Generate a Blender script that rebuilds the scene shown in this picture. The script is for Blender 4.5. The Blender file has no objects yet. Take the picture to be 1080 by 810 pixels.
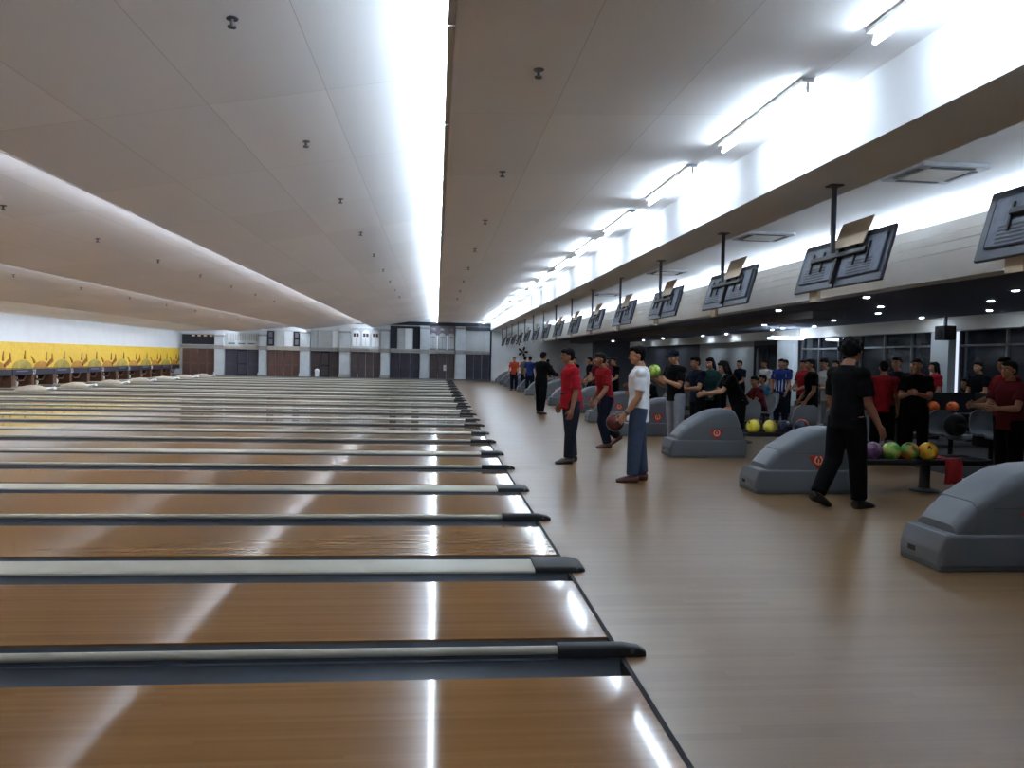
import bpy, math, random
from mathutils import Vector, Matrix, Euler
R_ = math.radians
PI = math.pi
random.seed(7)
S = bpy.context.scene
C = S.collection
UP = Vector((0, 0, 1))

# ------------------------------------------------------------------ camera, world, exposure
CAM_H = 1.46
F_PX = 830.0
def _cam():
    f, cx, cy, roll = F_PX, 540.0, 405.0, 0.0207
    Y = Vector(((460 - cx) / f, (377 - cy) / f, 1)).normalized()
    p2 = Vector(((1460 - cx) / f, (377 + 1000 * roll - cy) / f, 1)).normalized()
    Zd = Y.cross(p2).normalized()
    if Zd.y < 0: Zd = -Zd
    Z = -Zd
    X = Y.cross(Z).normalized()
    if X.x < 0: X = -X
    # rows X,Y,Z in image coordinates (right, down, forward)
    right = Vector((X.x, Y.x, Z.x)); up = -Vector((X.y, Y.y, Z.y)); back = -Vector((X.z, Y.z, Z.z))
    m = Matrix((right, up, back)).transposed().to_4x4()
    m.translation = Vector((0, 0, CAM_H))
    cd = bpy.data.cameras.new('camera'); co = bpy.data.objects.new('camera', cd); C.objects.link(co)
    co.matrix_world = m
    cd.sensor_fit = 'HORIZONTAL'; cd.sensor_width = 36.0; cd.lens = 36.0 * f / 1080.0
    cd.clip_start = 0.05; cd.clip_end = 200
    S.camera = co
_cam()
w = bpy.data.worlds.new('world'); S.world = w; w.use_nodes = True
w.node_tree.nodes['Background'].inputs[0].default_value = (0.70, 0.80, 1.0, 1)
w.node_tree.nodes['Background'].inputs[1].default_value = 0.05
S.view_settings.view_transform = 'Standard'; S.view_settings.look = 'None'
S.view_settings.gamma = 1.0; S.view_settings.use_curve_mapping = False
S.view_settings.exposure = 4.45
S.cycles.use_denoising = True
S.cycles.max_bounces = 12; S.cycles.diffuse_bounces = 9; S.cycles.glossy_bounces = 4
S.cycles.sample_clamp_indirect = 6.0
TUBE_FRONT = 3.6      # tubes along the beam
TUBE_STRIP = 2.0      # tubes on the ceiling step overhead
TUBE_HIDDEN = 2.8     # tubes behind the far steps
TUBE_COVE = 4.2
COOL = (0.72, 0.86, 1.0)

# ------------------------------------------------------------------ materials
MATS = {}
def mat(name, col, rough=0.6, metal=0.0, spec=0.5, vary=0.08, scale=6.0, bump=0.0, emit=0.0, coat=0.0):
    if name in MATS: return MATS[name]
    m = bpy.data.materials.new(name); m.use_nodes = True
    nt = m.node_tree; b = nt.nodes['Principled BSDF']
    b.inputs['Roughness'].default_value = rough; b.inputs['Metallic'].default_value = metal
    b.inputs['Specular IOR Level'].default_value = spec; b.inputs['Coat Weight'].default_value = coat
    tc = nt.nodes.new('ShaderNodeTexCoord'); nz = nt.nodes.new('ShaderNodeTexNoise')
    nz.inputs['Scale'].default_value = scale; nz.inputs['Detail'].default_value = 4
    nt.links.new(tc.outputs['Object'], nz.inputs['Vector'])
    rp = nt.nodes.new('ShaderNodeValToRGB')
    c = Vector(col)
    rp.color_ramp.elements[0].position = 0.3; rp.color_ramp.elements[1].position = 0.7
    rp.color_ramp.elements[0].color = (*(c * (1 - vary)), 1); rp.color_ramp.elements[1].color = (*[min(1, v) for v in c * (1 + vary)], 1)
    nt.links.new(nz.outputs['Fac'], rp.inputs['Fac']); nt.links.new(rp.outputs['Color'], b.inputs['Base Color'])
    if bump:
        bp = nt.nodes.new('ShaderNodeBump'); bp.inputs['Strength'].default_value = bump; bp.inputs['Distance'].default_value = 0.02
        nt.links.new(nz.outputs['Fac'], bp.inputs['Height']); nt.links.new(bp.outputs['Normal'], b.inputs['Normal'])
    if emit:
        b.inputs['Emission Color'].default_value = (*COOL, 1); b.inputs['Emission Strength'].default_value = emit
    MATS[name] = m
    return m
def srgb(r, g, b):
    f = lambda v: (v / 255 / 12.92) if v / 255 <= 0.04045 else ((v / 255 + 0.055) / 1.055) ** 2.4
    return (f(r), f(g), f(b))
def math_node(nt, op, a=None, b=None):
    n = nt.nodes.new('ShaderNodeMath'); n.operation = op
    for i, v in enumerate((a, b)):
        if v is None: continue
        if isinstance(v, (int, float)): n.inputs[i].default_value = v
        else: nt.links.new(v, n.inputs[i])
    return n.outputs[0]
def wood_mat(name, c1, c2, board, rough, length, contrast=1.0, coat=0.0, blotch=0.12):
    m = bpy.data.materials.new(name); m.use_nodes = True
    nt = m.node_tree; b = nt.nodes['Principled BSDF']
    tc = nt.nodes.new('ShaderNodeTexCoord'); sp = nt.nodes.new('ShaderNodeSeparateXYZ')
    oi = nt.nodes.new('ShaderNodeObjectInfo')
    nt.links.new(tc.outputs['Object'], sp.inputs[0])
    row = math_node(nt, 'FLOOR', math_node(nt, 'DIVIDE', sp.outputs['Y'], board))
    wn = nt.nodes.new('ShaderNodeTexWhiteNoise'); wn.noise_dimensions = '2D'
    cb = nt.nodes.new('ShaderNodeCombineXYZ')
    off = math_node(nt, 'MULTIPLY', math_node(nt, 'SINE', math_node(nt, 'MULTIPLY', row, 12.9898)), 3.7)
    seg = math_node(nt, 'FLOOR', math_node(nt, 'DIVIDE', math_node(nt, 'ADD', sp.outputs['X'], off), length))
    nt.links.new(math_node(nt, 'ADD', row, math_node(nt, 'MULTIPLY', oi.outputs['Random'], 91.0)), cb.inputs[0]); nt.links.new(seg, cb.inputs[1])
    nt.links.new(cb.outputs[0], wn.inputs['Vector'])
    mp = nt.nodes.new('ShaderNodeMapping'); mp.inputs['Scale'].default_value = (1.2, 28, 28)
    nt.links.new(tc.outputs['Object'], mp.inputs[0])
    nz = nt.nodes.new('ShaderNodeTexNoise'); nz.inputs['Scale'].default_value = 1.6; nz.inputs['Detail'].default_value = 5
    nt.links.new(mp.outputs[0], nz.inputs['Vector'])
    nb = nt.nodes.new('ShaderNodeTexNoise'); nb.inputs['Scale'].default_value = 0.9; nb.inputs['Detail'].default_value = 3
    nt.links.new(tc.outputs['Object'], nb.inputs['Vector'])
    f = math_node(nt, 'ADD', math_node(nt, 'MULTIPLY', wn.outputs['Value'], 0.55 * contrast), math_node(nt, 'MULTIPLY', nz.outputs['Fac'], 0.6 * contrast))
    rp = nt.nodes.new('ShaderNodeValToRGB')
    rp.color_ramp.elements[0].position = 0.1; rp.color_ramp.elements[1].position = 0.95
    rp.color_ramp.elements[0].color = (*c1, 1); rp.color_ramp.elements[1].color = (*c2, 1)
    nt.links.new(f, rp.inputs['Fac']); nt.links.new(rp.outputs['Color'], b.inputs['Base Color'])
    r = math_node(nt, 'ADD', math_node(nt, 'MULTIPLY', nb.outputs['Fac'], blotch), rough)
    nt.links.new(r, b.inputs['Roughness'])
    b.inputs['Coat Weight'].default_value = coat; b.inputs['Coat Roughness'].default_value = 0.05
    MATS[name] = m
    return m
def tile_mat(name, col, mortar, bw, bh, rough=0.85, msize=0.004):
    m = bpy.data.materials.new(name); m.use_nodes = True
    nt = m.node_tree; b = nt.nodes['Principled BSDF']
    tc = nt.nodes.new('ShaderNodeTexCoord'); mp = nt.nodes.new('ShaderNodeMapping'); mp.inputs['Rotation'].default_value = (0, 0, PI / 2)
    br = nt.nodes.new('ShaderNodeTexBrick'); br.offset = 0.0
    br.inputs['Scale'].default_value = 1.0; br.inputs['Brick Width'].default_value = bw; br.inputs['Row Height'].default_value = bh
    br.inputs['Mortar Size'].default_value = msize
    c = Vector(col)
    br.inputs['Color1'].default_value = (*c, 1); br.inputs['Color2'].default_value = (*(c * 0.93), 1); br.inputs['Mortar'].default_value = (*mortar, 1)
    nt.links.new(tc.outputs['Object'], mp.inputs[0]); nt.links.new(mp.outputs[0], br.inputs['Vector'])
    nt.links.new(br.outputs['Color'], b.inputs['Base Color']); b.inputs['Roughness'].default_value = rough
    b.inputs['Specular IOR Level'].default_value = 0.2
    MATS[name] = m
    return m
M_lane = wood_mat('lane_wood', srgb(121, 83, 46), srgb(154, 115, 72), 0.0274, 0.075, 2.4, 0.42, 0.0, 0.0)
M_lane.node_tree.nodes['Principled BSDF'].inputs['Specular IOR Level'].default_value = 0.28
M_appr = wood_mat('approach_wood', srgb(110, 84, 56), srgb(132, 105, 74), 0.055, 0.285, 1.6, 0.9, 0.0, 0.04)
M_ceil = tile_mat('ceiling_board', srgb(245, 246, 248), srgb(205, 205, 207), 2.44, 1.03, msize=0.003)
M_ceilp = mat('ceiling_plaster', srgb(245, 246, 248), 0.9, vary=0.02, scale=1.5)
M_white = mat('white_paint', srgb(214, 218, 222), 0.7, vary=0.03, scale=2)
M_beam = mat('beam_paint', srgb(226, 229, 234), 0.7, vary=0.02, scale=2)
M_fascia = mat('fascia_paint', srgb(240, 238, 233), 0.7, vary=0.03, scale=2)
M_gut = mat('gutter_slate', srgb(72, 78, 88), 0.35, vary=0.08, scale=3)
M_rail = mat('rail_ivory', srgb(176, 171, 157), 0.45, vary=0.05, scale=3)
M_blackp = mat('black_plastic', srgb(24, 25, 29), 0.55, vary=0.1)
M_hood = mat('hood_grey', srgb(96, 101, 108), 0.45, vary=0.03, scale=3)
M_plinth = mat('plinth_grey', srgb(86, 92, 96), 0.6)
M_red = mat('emblem_red', srgb(190, 40, 30), 0.45)
M_cream = mat('emblem_cream', srgb(235, 190, 150), 0.45)
M_dark = mat('dark_paint', srgb(34, 37, 46), 0.8)
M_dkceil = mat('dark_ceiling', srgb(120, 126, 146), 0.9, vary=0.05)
M_steel = mat('grey_steel', srgb(88, 92, 102), 0.4, metal=0.6)
M_tv = mat('monitor_back', srgb(44, 49, 62), 0.45, vary=0.1, scale=12)
M_tv2 = mat('monitor_bulge', srgb(66, 74, 92), 0.5, vary=0.25, scale=14)
M_tan = mat('tan_board', srgb(178, 162, 140), 0.7)
M_floor2 = mat('dark_carpet', srgb(58, 55, 56), 0.9, vary=0.2, scale=30)
M_black = mat('pure_black', (0.006, 0.006, 0.007), 0.8)
M_tf = mat('tube_front', (1, 1, 1), emit=TUBE_FRONT)
M_ts = mat('tube_strip', (1, 1, 1), emit=TUBE_STRIP)
M_th = mat('tube_hidden', (1, 1, 1), emit=TUBE_HIDDEN)
M_tcv = mat('tube_cove', (1, 1, 1), emit=TUBE_COVE)
M_th.node_tree.nodes['Principled BSDF'].inputs['Emission Color'].default_value = (0.82, 0.90, 1.0, 1)
M_pin = mat('pin_white', srgb(235, 235, 230), 0.3, vary=0.02)

# ------------------------------------------------------------------ mesh building
class MB:
    def __init__(s): s.v = []; s.f = []
    def add(s, vs, fs):
        o = len(s.v); s.v += [tuple(v) for v in vs]; s.f += [tuple(i + o for i in f) for f in fs]; return s
    def box(s, x0, x1, y0, y1, z0, z1, m=None):
        vs = [Vector((x, y, z)) for z in (z0, z1) for y in (y0, y1) for x in (x0, x1)]
        if m: vs = [m @ v for v in vs]
        return s.add(vs, [(0, 2, 3, 1), (4, 5, 7, 6), (0, 1, 5, 4), (2, 6, 7, 3), (0, 4, 6, 2), (1, 3, 7, 5)])
    def rbox(s, x0, x1, y0, y1, z0, z1, r, m=None, seg=3):
        # box with rounded vertical edges and a bevelled top and bottom
        def ring(rr, z):
            out = []
            for cx, cy, a0 in ((x1 - r, y1 - r, 0), (x0 + r, y1 - r, 90), (x0 + r, y0 + r, 180), (x1 - r, y0 + r, 270)):
                for k in range(seg + 1):
                    a = R_(a0 + 90 * k / seg); out.append(Vector((cx + rr * math.cos(a), cy + rr * math.sin(a), z)))
            return out
        b = min(r, (z1 - z0) * 0.3) * 0.6
        rs = [ring(r - b, z0), ring(r, z0 + b), ring(r, z1 - b), ring(r - b, z1)]
        return s.rings(rs, m)
    def rings(s, rs, m=None, cap=True):
        n = len(rs[0]); vs = [v for r in rs for v in r]
        if m: vs = [m @ Vector(v) for v in vs]
        fs = []
        for i in range(len(rs) - 1):
            for k in range(n):
                k2 = (k + 1) % n
                fs.append((i * n + k, i * n + k2, (i + 1) * n + k2, (i + 1) * n + k))
        if cap:
            fs.append(tuple(reversed(range(n)))); fs.append(tuple((len(rs) - 1) * n + k for k in range(n)))
        return s.add(vs, fs)
    def tube(s, pts, rad, n=8, ref=None, flat=1.0):
        # pts path, rad radii (number or pair); ref keeps the ring frame steady
        rs = []
        pts = [Vector(p) for p in pts]
        for i, p in enumerate(pts):
            if i == 0: d = pts[1] - p
            elif i == len(pts) - 1: d = p - pts[i - 1]
            else: d = (pts[i + 1] - p).normalized() + (p - pts[i - 1]).normalized()
            d = d.normalized() if d.length > 1e-9 else UP
            a = Vector(ref) if ref is not None else (Vector((1, 0, 0)) if abs(d.z) > 0.8 else UP)
            u = (a - d * a.dot(d))
            if u.length < 1e-4: u = Vector((0, 1, 0)) - d * d.y
            u.normalize(); v = d.cross(u)
            r = rad[i] if isinstance(rad, list) else rad
            ru, rv = r if isinstance(r, (list, tuple)) else (r, r * flat)
            rs.append([p + u * (ru * math.cos(2 * PI * k / n)) + v * (rv * math.sin(2 * PI * k / n)) for k in range(n)])
        return s.rings(rs)
    def cyl(s, x, y, z0, z1, r0, r1=None, n=16):
        r1 = r0 if r1 is None else r1
        return s.rings([[Vector((x + r * math.cos(2 * PI * k / n), y + r * math.sin(2 * PI * k / n), z)) for k in range(n)] for r, z in ((r0, z0), (r1, z1))])
    def lathe(s, prof, n=16, m=None):
        return s.rings([[Vector((r * math.cos(2 * PI * k / n), r * math.sin(2 * PI * k / n), z)) for k in range(n)] for r, z in prof], m)
    def prism(s, poly, y0, y1, m=None):   # poly in xz, extruded along y
        n = len(poly)
        vs = [Vector((x, y0, z)) for x, z in poly] + [Vector((x, y1, z)) for x, z in poly]
        if m: vs = [m @ v for v in vs]
        return s.add(vs, [tuple(range(n)), tuple(reversed(range(n, 2 * n)))] + [(k, k + n, (k + 1) % n + n, (k + 1) % n) for k in range(n)])
    def ell(s, c, r, m=None, nu=14, nv=9):
        c = Vector(c); rs = []
        for j in range(1, nv):
            t = PI * j / nv
            rs.append([Vector((c.x + r[0] * math.sin(t) * math.cos(2 * PI * k / nu), c.y + r[1] * math.sin(t) * math.sin(2 * PI * k / nu), c.z - r[2] * math.cos(t))) for k in range(nu)])
        vs = [v for q in rs for v in q] + [Vector((c.x, c.y, c.z - r[2])), Vector((c.x, c.y, c.z + r[2]))]
        if m: vs = [m @ v for v in vs]
        fs = []
        for i in range(nv - 2):
            for k in range(nu):
                k2 = (k + 1) % nu; fs.append((i * nu + k, i * nu + k2, (i + 1) * nu + k2, (i + 1) * nu + k))
        b = nu * (nv - 1)
        for k in range(nu):
            k2 = (k + 1) % nu; fs.append((b, k2, k)); fs.append((b + 1, (nv - 2) * nu + k, (nv - 2) * nu + k2))
        return s.add(vs, fs)
    def build(s, name, m, parent=None, smooth=False, bevel=0.0, loc=None):
        me = bpy.data.meshes.new(name); me.from_pydata(s.v, [], s.f); me.update()
        import bmesh
        bm = bmesh.new(); bm.from_mesh(me); bmesh.ops.recalc_face_normals(bm, faces=bm.faces)
        if bevel:
            es = [e for e in bm.edges if len(e.link_faces) == 2 and e.calc_face_angle(0) > 0.6]
            bmesh.ops.bevel(bm, geom=es, offset=bevel, segments=2, affect='EDGES', profile=0.5)
        bm.to_mesh(me); bm.free()
        if smooth:
            me.polygons.foreach_set('use_smooth', [True] * len(me.polygons))
            if smooth != 'all': me.set_sharp_from_angle(angle=R_(38))
        me.materials.append(m)
        o = bpy.data.objects.new(name, me); C.objects.link(o)
        if parent is not None: o.parent = parent
        if loc is not None: o.location = loc
        return o
def tag(o, label, cat, group=None, kind=None):
    o['label'] = label; o['category'] = cat
    if group: o['group'] = group
    if kind: o['kind'] = kind
    return o
def thing(name, loc, label, cat, group=None, rz=0):
    o = bpy.data.objects.new(name, None); C.objects.link(o); o.location = loc; o.rotation_euler = (0, 0, rz)
    o.empty_display_size = 0.1
    return tag(o, label, cat, group)
def struct(o, label=None, cat=None):
    o['kind'] = 'structure'
    if label: o['label'] = label
    if cat: o['category'] = cat
    return o
KIDS = {}
def copy_tree(o, parent=None):
    c = o.copy(); C.objects.link(c)
    if parent is not None: c.parent = parent
    for ch in [x for x in KIDS.get(o.name) or list(o.children)]: copy_tree(ch, c)
    return c
ORD = ['first', 'second', 'third', 'fourth', 'fifth', 'sixth', 'seventh', 'eighth', 'ninth', 'tenth', 'eleventh', 'twelfth', 'thirteenth', 'fourteenth', 'fifteenth', 'sixteenth', 'seventeenth', 'eighteenth', 'nineteenth', 'twentieth',
       'twenty-first', 'twenty-second', 'twenty-third', 'twenty-fourth', 'twenty-fifth', 'twenty-sixth', 'twenty-seventh', 'twenty-eighth', 'twenty-ninth', 'thirtieth', 'thirty-first', 'thirty-second']
def nth(i, n): return 'nearest' if i == 0 else ('farthest' if i == n - 1 else ORD[i] + ' nearest')
def put_text(txt, size, m, parent, mtx, name='number'):
    cu = bpy.data.curves.new('t', 'FONT'); cu.body = txt; cu.size = size; cu.align_x = 'CENTER'; cu.align_y = 'CENTER'; cu.extrude = 0.004
    to = bpy.data.objects.new('t', cu); C.objects.link(to)
    me = bpy.data.meshes.new_from_object(to.evaluated_get(bpy.context.evaluated_depsgraph_get()))
    bpy.data.objects.remove(to); me.materials.clear(); me.materials.append(m)
    o = bpy.data.objects.new(name, me); C.objects.link(o); o.parent = parent; o.matrix_local = mtx
    return o

# ------------------------------------------------------------------ the room
FX = 0.94                 # foul line
Y0, Y1 = -14.0, 51.0       # back of the hall, far wall
XL = -16.0                # masking wall
struct(MB().box(-19, FX, Y0, 52, -0.3, -0.12).build('floor', M_dark))
struct(MB().box(FX + 0.012, 7.0, Y0, 52, -0.12, 0).build('floor', M_appr))
struct(MB().box(7.0, 14, Y0, 52, -0.12, 0.0).build('floor', M_floor2))
struct(MB().box(FX - 0.012, FX + 0.012, Y0, 51, -0.12, 0.001).build('trim_1', M_black))
# ceiling: a flat strip over the approach, then steps descending towards the pins
def slab(x0, z0, x1, z1, m=M_ceil, t=0.08):
    return struct(MB().prism([(x0, z0), (x1, z1), (x1, z1 + t), (x0, z0 + t)], Y0, 51.4).build('ceiling', m))
slab(0.09, 3.70, 3.5, 3.86)
slab(-4.10, 3.30, 0.09, 4.06)
slab(-8.30, 3.07, -4.10, 3.66)
slab(-12.5, 2.83, -8.30, 3.30)
slab(-19.0, 2.62, -12.5, 2.96)
for i, (x, z0, z1) in enumerate(((0.09, 3.70, 4.06), (-4.10, 3.30, 3.66), (-8.30, 3.07, 3.30), (-12.5, 2.83, 2.96))):
    struct(MB().box(x, x + 0.03, Y0, 51.4, z0, z1).build('trim_%d' % (i + 2), M_ceilp))
struct(MB().box(3.5, 4.3, Y0, 51.0, 3.30, 4.0).build('ceiling', M_beam))                      # dropped beam
struct(MB().box(4.3, 8.6, Y0, 51.4, 3.76, 3.84).build('ceiling', M_ceilp))
# stepped fascia over the seats, open at the top for the cove light
fas = [(7.0, 2.73), (7.0, 3.05), (7.06, 3.05), (7.06, 3.08), (7.02, 3.08), (7.02, 3.19), (7.08, 3.19), (7.08, 3.22), (7.04, 3.22), (7.04, 3.32), (7.10, 3.32), (7.10, 3.35), (7.06, 3.35), (7.06, 3.50), (7.28, 3.50), (7.28, 2.73)]
struct(MB().prism(fas, Y0, 51.0).build('wall_right', M_fascia))
struct(MB().box(8.45, 8.6, Y0, 51.0, 2.79, 3.76).build('wall_right', M_white))
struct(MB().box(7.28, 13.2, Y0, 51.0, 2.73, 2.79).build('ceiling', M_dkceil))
struct(MB().box(7.0, 7.34, Y0, 51.0, 2.69, 2.73).build('trim_6', M_fascia))
struct(MB().box(12.7, 13.2, Y0, 51.0, 2.39, 2.73).build('trim_7', M_fascia))                   # bulkhead over the glass
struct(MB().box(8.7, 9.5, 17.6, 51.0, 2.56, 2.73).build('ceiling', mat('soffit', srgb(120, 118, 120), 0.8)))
# far wall
struct(MB().box(-19, 3.55, 51.25, 51.6, -0.2, 4.2).build('wall_far', M_white))
struct(MB().box(3.55, 10.2, 51.0, 51.6, -0.2, 4.2).build('wall_far', M_white))
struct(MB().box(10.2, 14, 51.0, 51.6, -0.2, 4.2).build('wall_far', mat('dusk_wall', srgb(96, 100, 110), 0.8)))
struct(MB().box(3.47, 3.55, 50.86, 51.3, 0, 3.30).build('trim_8', M_dark))
struct(MB().box(-16.0, 3.5, 51.0, 51.25, 3.50, 3.72).build('trim_9', M_dark))
# left wall above the masking units, and the pit behind them
struct(MB().box(XL - 0.2, XL, Y0, 51.3, 1.72, 2.82).build('wall_left', M_white))
struct(MB().box(-18.8, -18.6, Y0, 51.3, -0.2, 2.8).build('wall_left', M_black))
struct(MB().box(-18.6, XL - 0.1, Y0, 51.3, 1.66, 1.72).build('trim_10', M_dark))
struct(MB().box(-19, 14, Y0 - 0.2, Y0, -0.3, 4.2).build('wall_back', mat('back_wall', srgb(110, 110, 115), 0.8)))
# right wall of the concourse: white panels, columns, dark glass with mullions
M_glass = mat('dark_glass', srgb(40, 44, 54), 0.08, vary=0.25, scale=1.5)
M_panel = mat('panel_grey', srgb(190, 196, 200), 0.7, vary=0.06, scale=1)
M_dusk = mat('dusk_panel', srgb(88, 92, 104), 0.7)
XB = 13.0
def wallseg(y0, y1, m, z1=2.39, x=XB, n='wall_right'): return struct(MB().box(x, x + 0.2, y0, y1, 0, z1).build(n, m))
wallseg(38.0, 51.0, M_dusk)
wallseg(31.3, 38.0, M_panel)
wallseg(27.1, 28.4, M_panel, x=XB - 0.3)
wallseg(18.5, 19.2, M_panel, x=XB - 0.3)
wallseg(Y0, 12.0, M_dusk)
def window_wall(n, y0, y1, step):
    o = struct(MB().box(XB + 0.06, XB + 0.09, y0, y1, 0.1, 2.39).build('window_%d' % n, M_glass))
    k = MB(); y = y0
    while y <= y1 + 0.01:
        k.box(XB, XB + 0.12, y - 0.03, y + 0.03, 0, 2.39); y += step
    k.box(XB, XB + 0.12, y0, y1, 0, 0.12); k.box(XB, XB + 0.12, y0, y1, 2.0, 2.05)
    fr = k.build('window_frame', mat('mullion', srgb(120, 122, 128), 0.4, metal=0.5)); fr.parent = o
window_wall(1, 19.2, 27.1, 1.3167)
window_wall(2, 12.0, 18.5, 1.625)
# shop opening between the white panel and the column
struct(MB().box(XB + 0.0, XB + 0.1, 28.4, 31.3, 2.2, 2.39).build('trim_11', M_dusk))
struct(MB().box(15.6, 15.8, 27.0, 33.0, 0, 2.7).build('wall_shop', M_panel))
struct(MB().box(13.2, 15.8, 27.0, 33.0, 2.6, 2.7).build('ceiling', M_ceilp))
struct(MB().box(13.2, 15.8, 26.9, 27.0, 0, 2.7).build('wall_shop', M_panel)); struct(MB().box(13.2, 15.8, 33.0, 33.1, 0, 2.7).build('wall_shop', M_panel))
struct(MB().box(13.2, 15.8, 26.9, 33.1, -0.1, 0).build('floor', M_floor2))
k = MB(); k.box(XB, XB + 0.08, 28.42, 28.48, 0, 2.2); k.box(XB, XB + 0.08, 30.0, 30.06, 0, 2.2); k.box(XB, XB + 0.08, 31.22, 31.3, 0, 2.2); k.box(XB, XB + 0.08, 28.42, 31.3, 2.12, 2.2)
struct(k.build('door_1', M_dark))

# ------------------------------------------------------------------ lights
def batten(name, x, y, z, length, mt, nt=8, side=0, off=0.07):
    t = thing(name, (x, y, z), '', 'light')
    if side == 0:      # under a ceiling
        MB().box(-0.05, 0.05, 0, length, -0.035, 0.0).build('housing', M_white, t)
        MB().tube([(0, 0.03, -0.10), (0, length - 0.03, -0.10)], 0.017, nt).build('tube', mt, t, smooth=True)
        for yy in (0.0, length - 0.05): MB().box(-0.012, 0.012, yy + 0.015, yy + 0.035, -0.115, -0.03).build('tube_holder', M_white, t)
    else:              # on the face of a ceiling step
        MB().box(-off + 0.02, 0.0, 0, length, -0.03, 0.03).build('housing', M_white, t)
        MB().tube([(-off, 0.02, 0), (-off, length - 0.02, 0)], 0.02, nt).build('tube', mt, t, smooth=True)
    return t
NF = 17
proto = batten('fluorescent_light', 3.02, 3.36, 3.83, 1.97, M_tf)
proto['group'] = 'fluorescent tubes along the beam'
for i in range(NF):
    o = proto if i == 0 else copy_tree(proto)
    o.location.y = 3.38 + 2.93 * i
    o['label'] = 'fluorescent tube beside the beam, %s to the camera' % nth(i, NF)
    o['category'] = 'light'
NS = 25
proto = batten('strip_light', 0.088, -4.0, 3.745, 2.27, M_ts, side=1)
proto['group'] = 'fluorescent tubes in the overhead strip'
for i in range(NS):
    o = proto if i == 0 else copy_tree(proto)
    o.location.y = -6.0 + 2.29 * i
    o['label'] = 'fluorescent tube in the overhead strip, %s to the camera' % nth(i, NS)
for j, (x, z) in enumerate(((-4.1, 3.50), (-8.3, 3.21), (-12.5, 2.905))):  # last row is unseen, added to brighten the masking wall
    proto = batten('strip_light', x, 2.0, z, 7.9, M_th, 4, side=1, off=0.09)
    proto['group'] = ['tubes hidden behind the middle ceiling step', 'tubes hidden behind the far ceiling step', 'added tubes brightening the masking wall'][j]
    proto['label'] = ['fluorescent tube tucked behind the middle ceiling step', 'fluorescent tube tucked behind the ceiling step nearer the pins', 'added fluorescent tube behind the last ceiling step, brightening the masking wall'][j]
    for i in range(7):
        o = proto if i == 0 else copy_tree(proto)
        o.location.y = -5.0 + 8.0 * i
proto = batten('cove_light', 7.62, 0, 2.835, 3.4, M_tcv, 6)
for ch in proto.children:
    ch.rotation_euler = (PI, 0, 0); ch.location = (0, 3.4, 0)
proto['group'] = 'tubes in the cove above the fascia'; proto['label'] = 'fluorescent tube in the cove on top of the cream fascia'
proto.location.z = 3.42; proto.location.x = 7.42
for i in range(13):
    o = proto if i == 0 else copy_tree(proto)
    o.location.y = 2.0 + 3.7 * i
NDL = [(9.29, 15.78), (10.39, 17.75), (9.22, 11.82), (11.88, 15.97), (10.24, 13.75), (7.8, 13.73), (9.85, 26.03), (11.9, 26.23), (12.2, 24.54), (7.93, 17.72), (9.0, 21.0), (11.0, 21.0), (12.3, 32.6), (12.3, 35.6), (12.2, 27.75), (12.2, 18.85), (12.0, 41.0), (12.0, 45.0), (11.0, 48.5)]  # last three are unseen, added to lighten the dark far corner
M_dl = mat('downlight', (1, 1, 1), emit=14.0)
for i, (x, y) in enumerate(NDL):
    zc = 2.555 if (8.7 < x < 9.5 and y > 17.6) else 2.73
    t = thing('downlight', (x, y, zc), 'small round downlight in the dark ceiling over the seats', 'light', 'downlights over the seating area')
    MB().lathe([(0.10, -0.012), (0.11, 0.0)], 16).build('trim_ring', M_steel, t)
    MB().lathe([(0.05, -0.016), (0.055, -0.011)], 12).build('lamp', M_dl, t)
M_shop = mat('tube_shop', (1, 1, 1), emit=2.5)
t = thing('hanging_light', (12.0, 26.2, 2.73), 'pair of lit tubes hanging over the seats in front of the shop doorway', 'light')
for yy in (-0.12, 0.12):
    MB().tube([(-0.6, yy * 0.5, -0.37), (0.6, yy, -0.37)], 0.022, 8).build('tube', M_shop, t, smooth=True)
MB().box(-0.55, 0.55, -0.05, 0.05, -0.335, -0.30).build('housing', M_white, t)
for xx in (-0.5, 0.5): MB().tube([(xx, 0, -0.31), (xx, 0, 0)], 0.006, 6).build('rod', M_steel, t)

# ------------------------------------------------------------------ lanes, gutters, dividers
P = 3.26
YN = [3.80 + P * k for k in range(15)]          # narrow dividers, in the middle of each pair
YW = [5.45 + P * k for k in range(14)]          # wide dividers, over the ball track
lanes = []
XLE = -18.4; XLD = -15.97
def lane_span(k):                                # lane k counted from the camera
    if k == 0: return (2.49, 3.54)
    p, q = divmod(k - 1, 2)
    n, wd = 3.80 + P * p, 5.45 + P * p
    return (n + 0.25, wd - 0.35) if q == 0 else (wd + 0.35, n + P - 0.25)
NL = 29
spans = [lane_span(k) for k in range(NL)]
wl = 1.05
struct(MB().box(XLE, FX - 0.013, Y0, 2.1, -0.12, -0.001).build('floor', M_lane))
pr = MB().box(XLE, FX - 0.013, -wl / 2, wl / 2, -0.12, 0).build('bowling_lane', M_lane)
for k, (a, b) in enumerate(spans):
    o = pr if k == 0 else copy_tree(pr)
    o.location = (0, (a + b) / 2, 0); o.scale = (1, (b - a) / wl, 1)
    tag(o, 'glossy maple bowling lane, %s to the camera' % nth(k, NL), 'bowling lane', 'bowling lanes')
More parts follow.
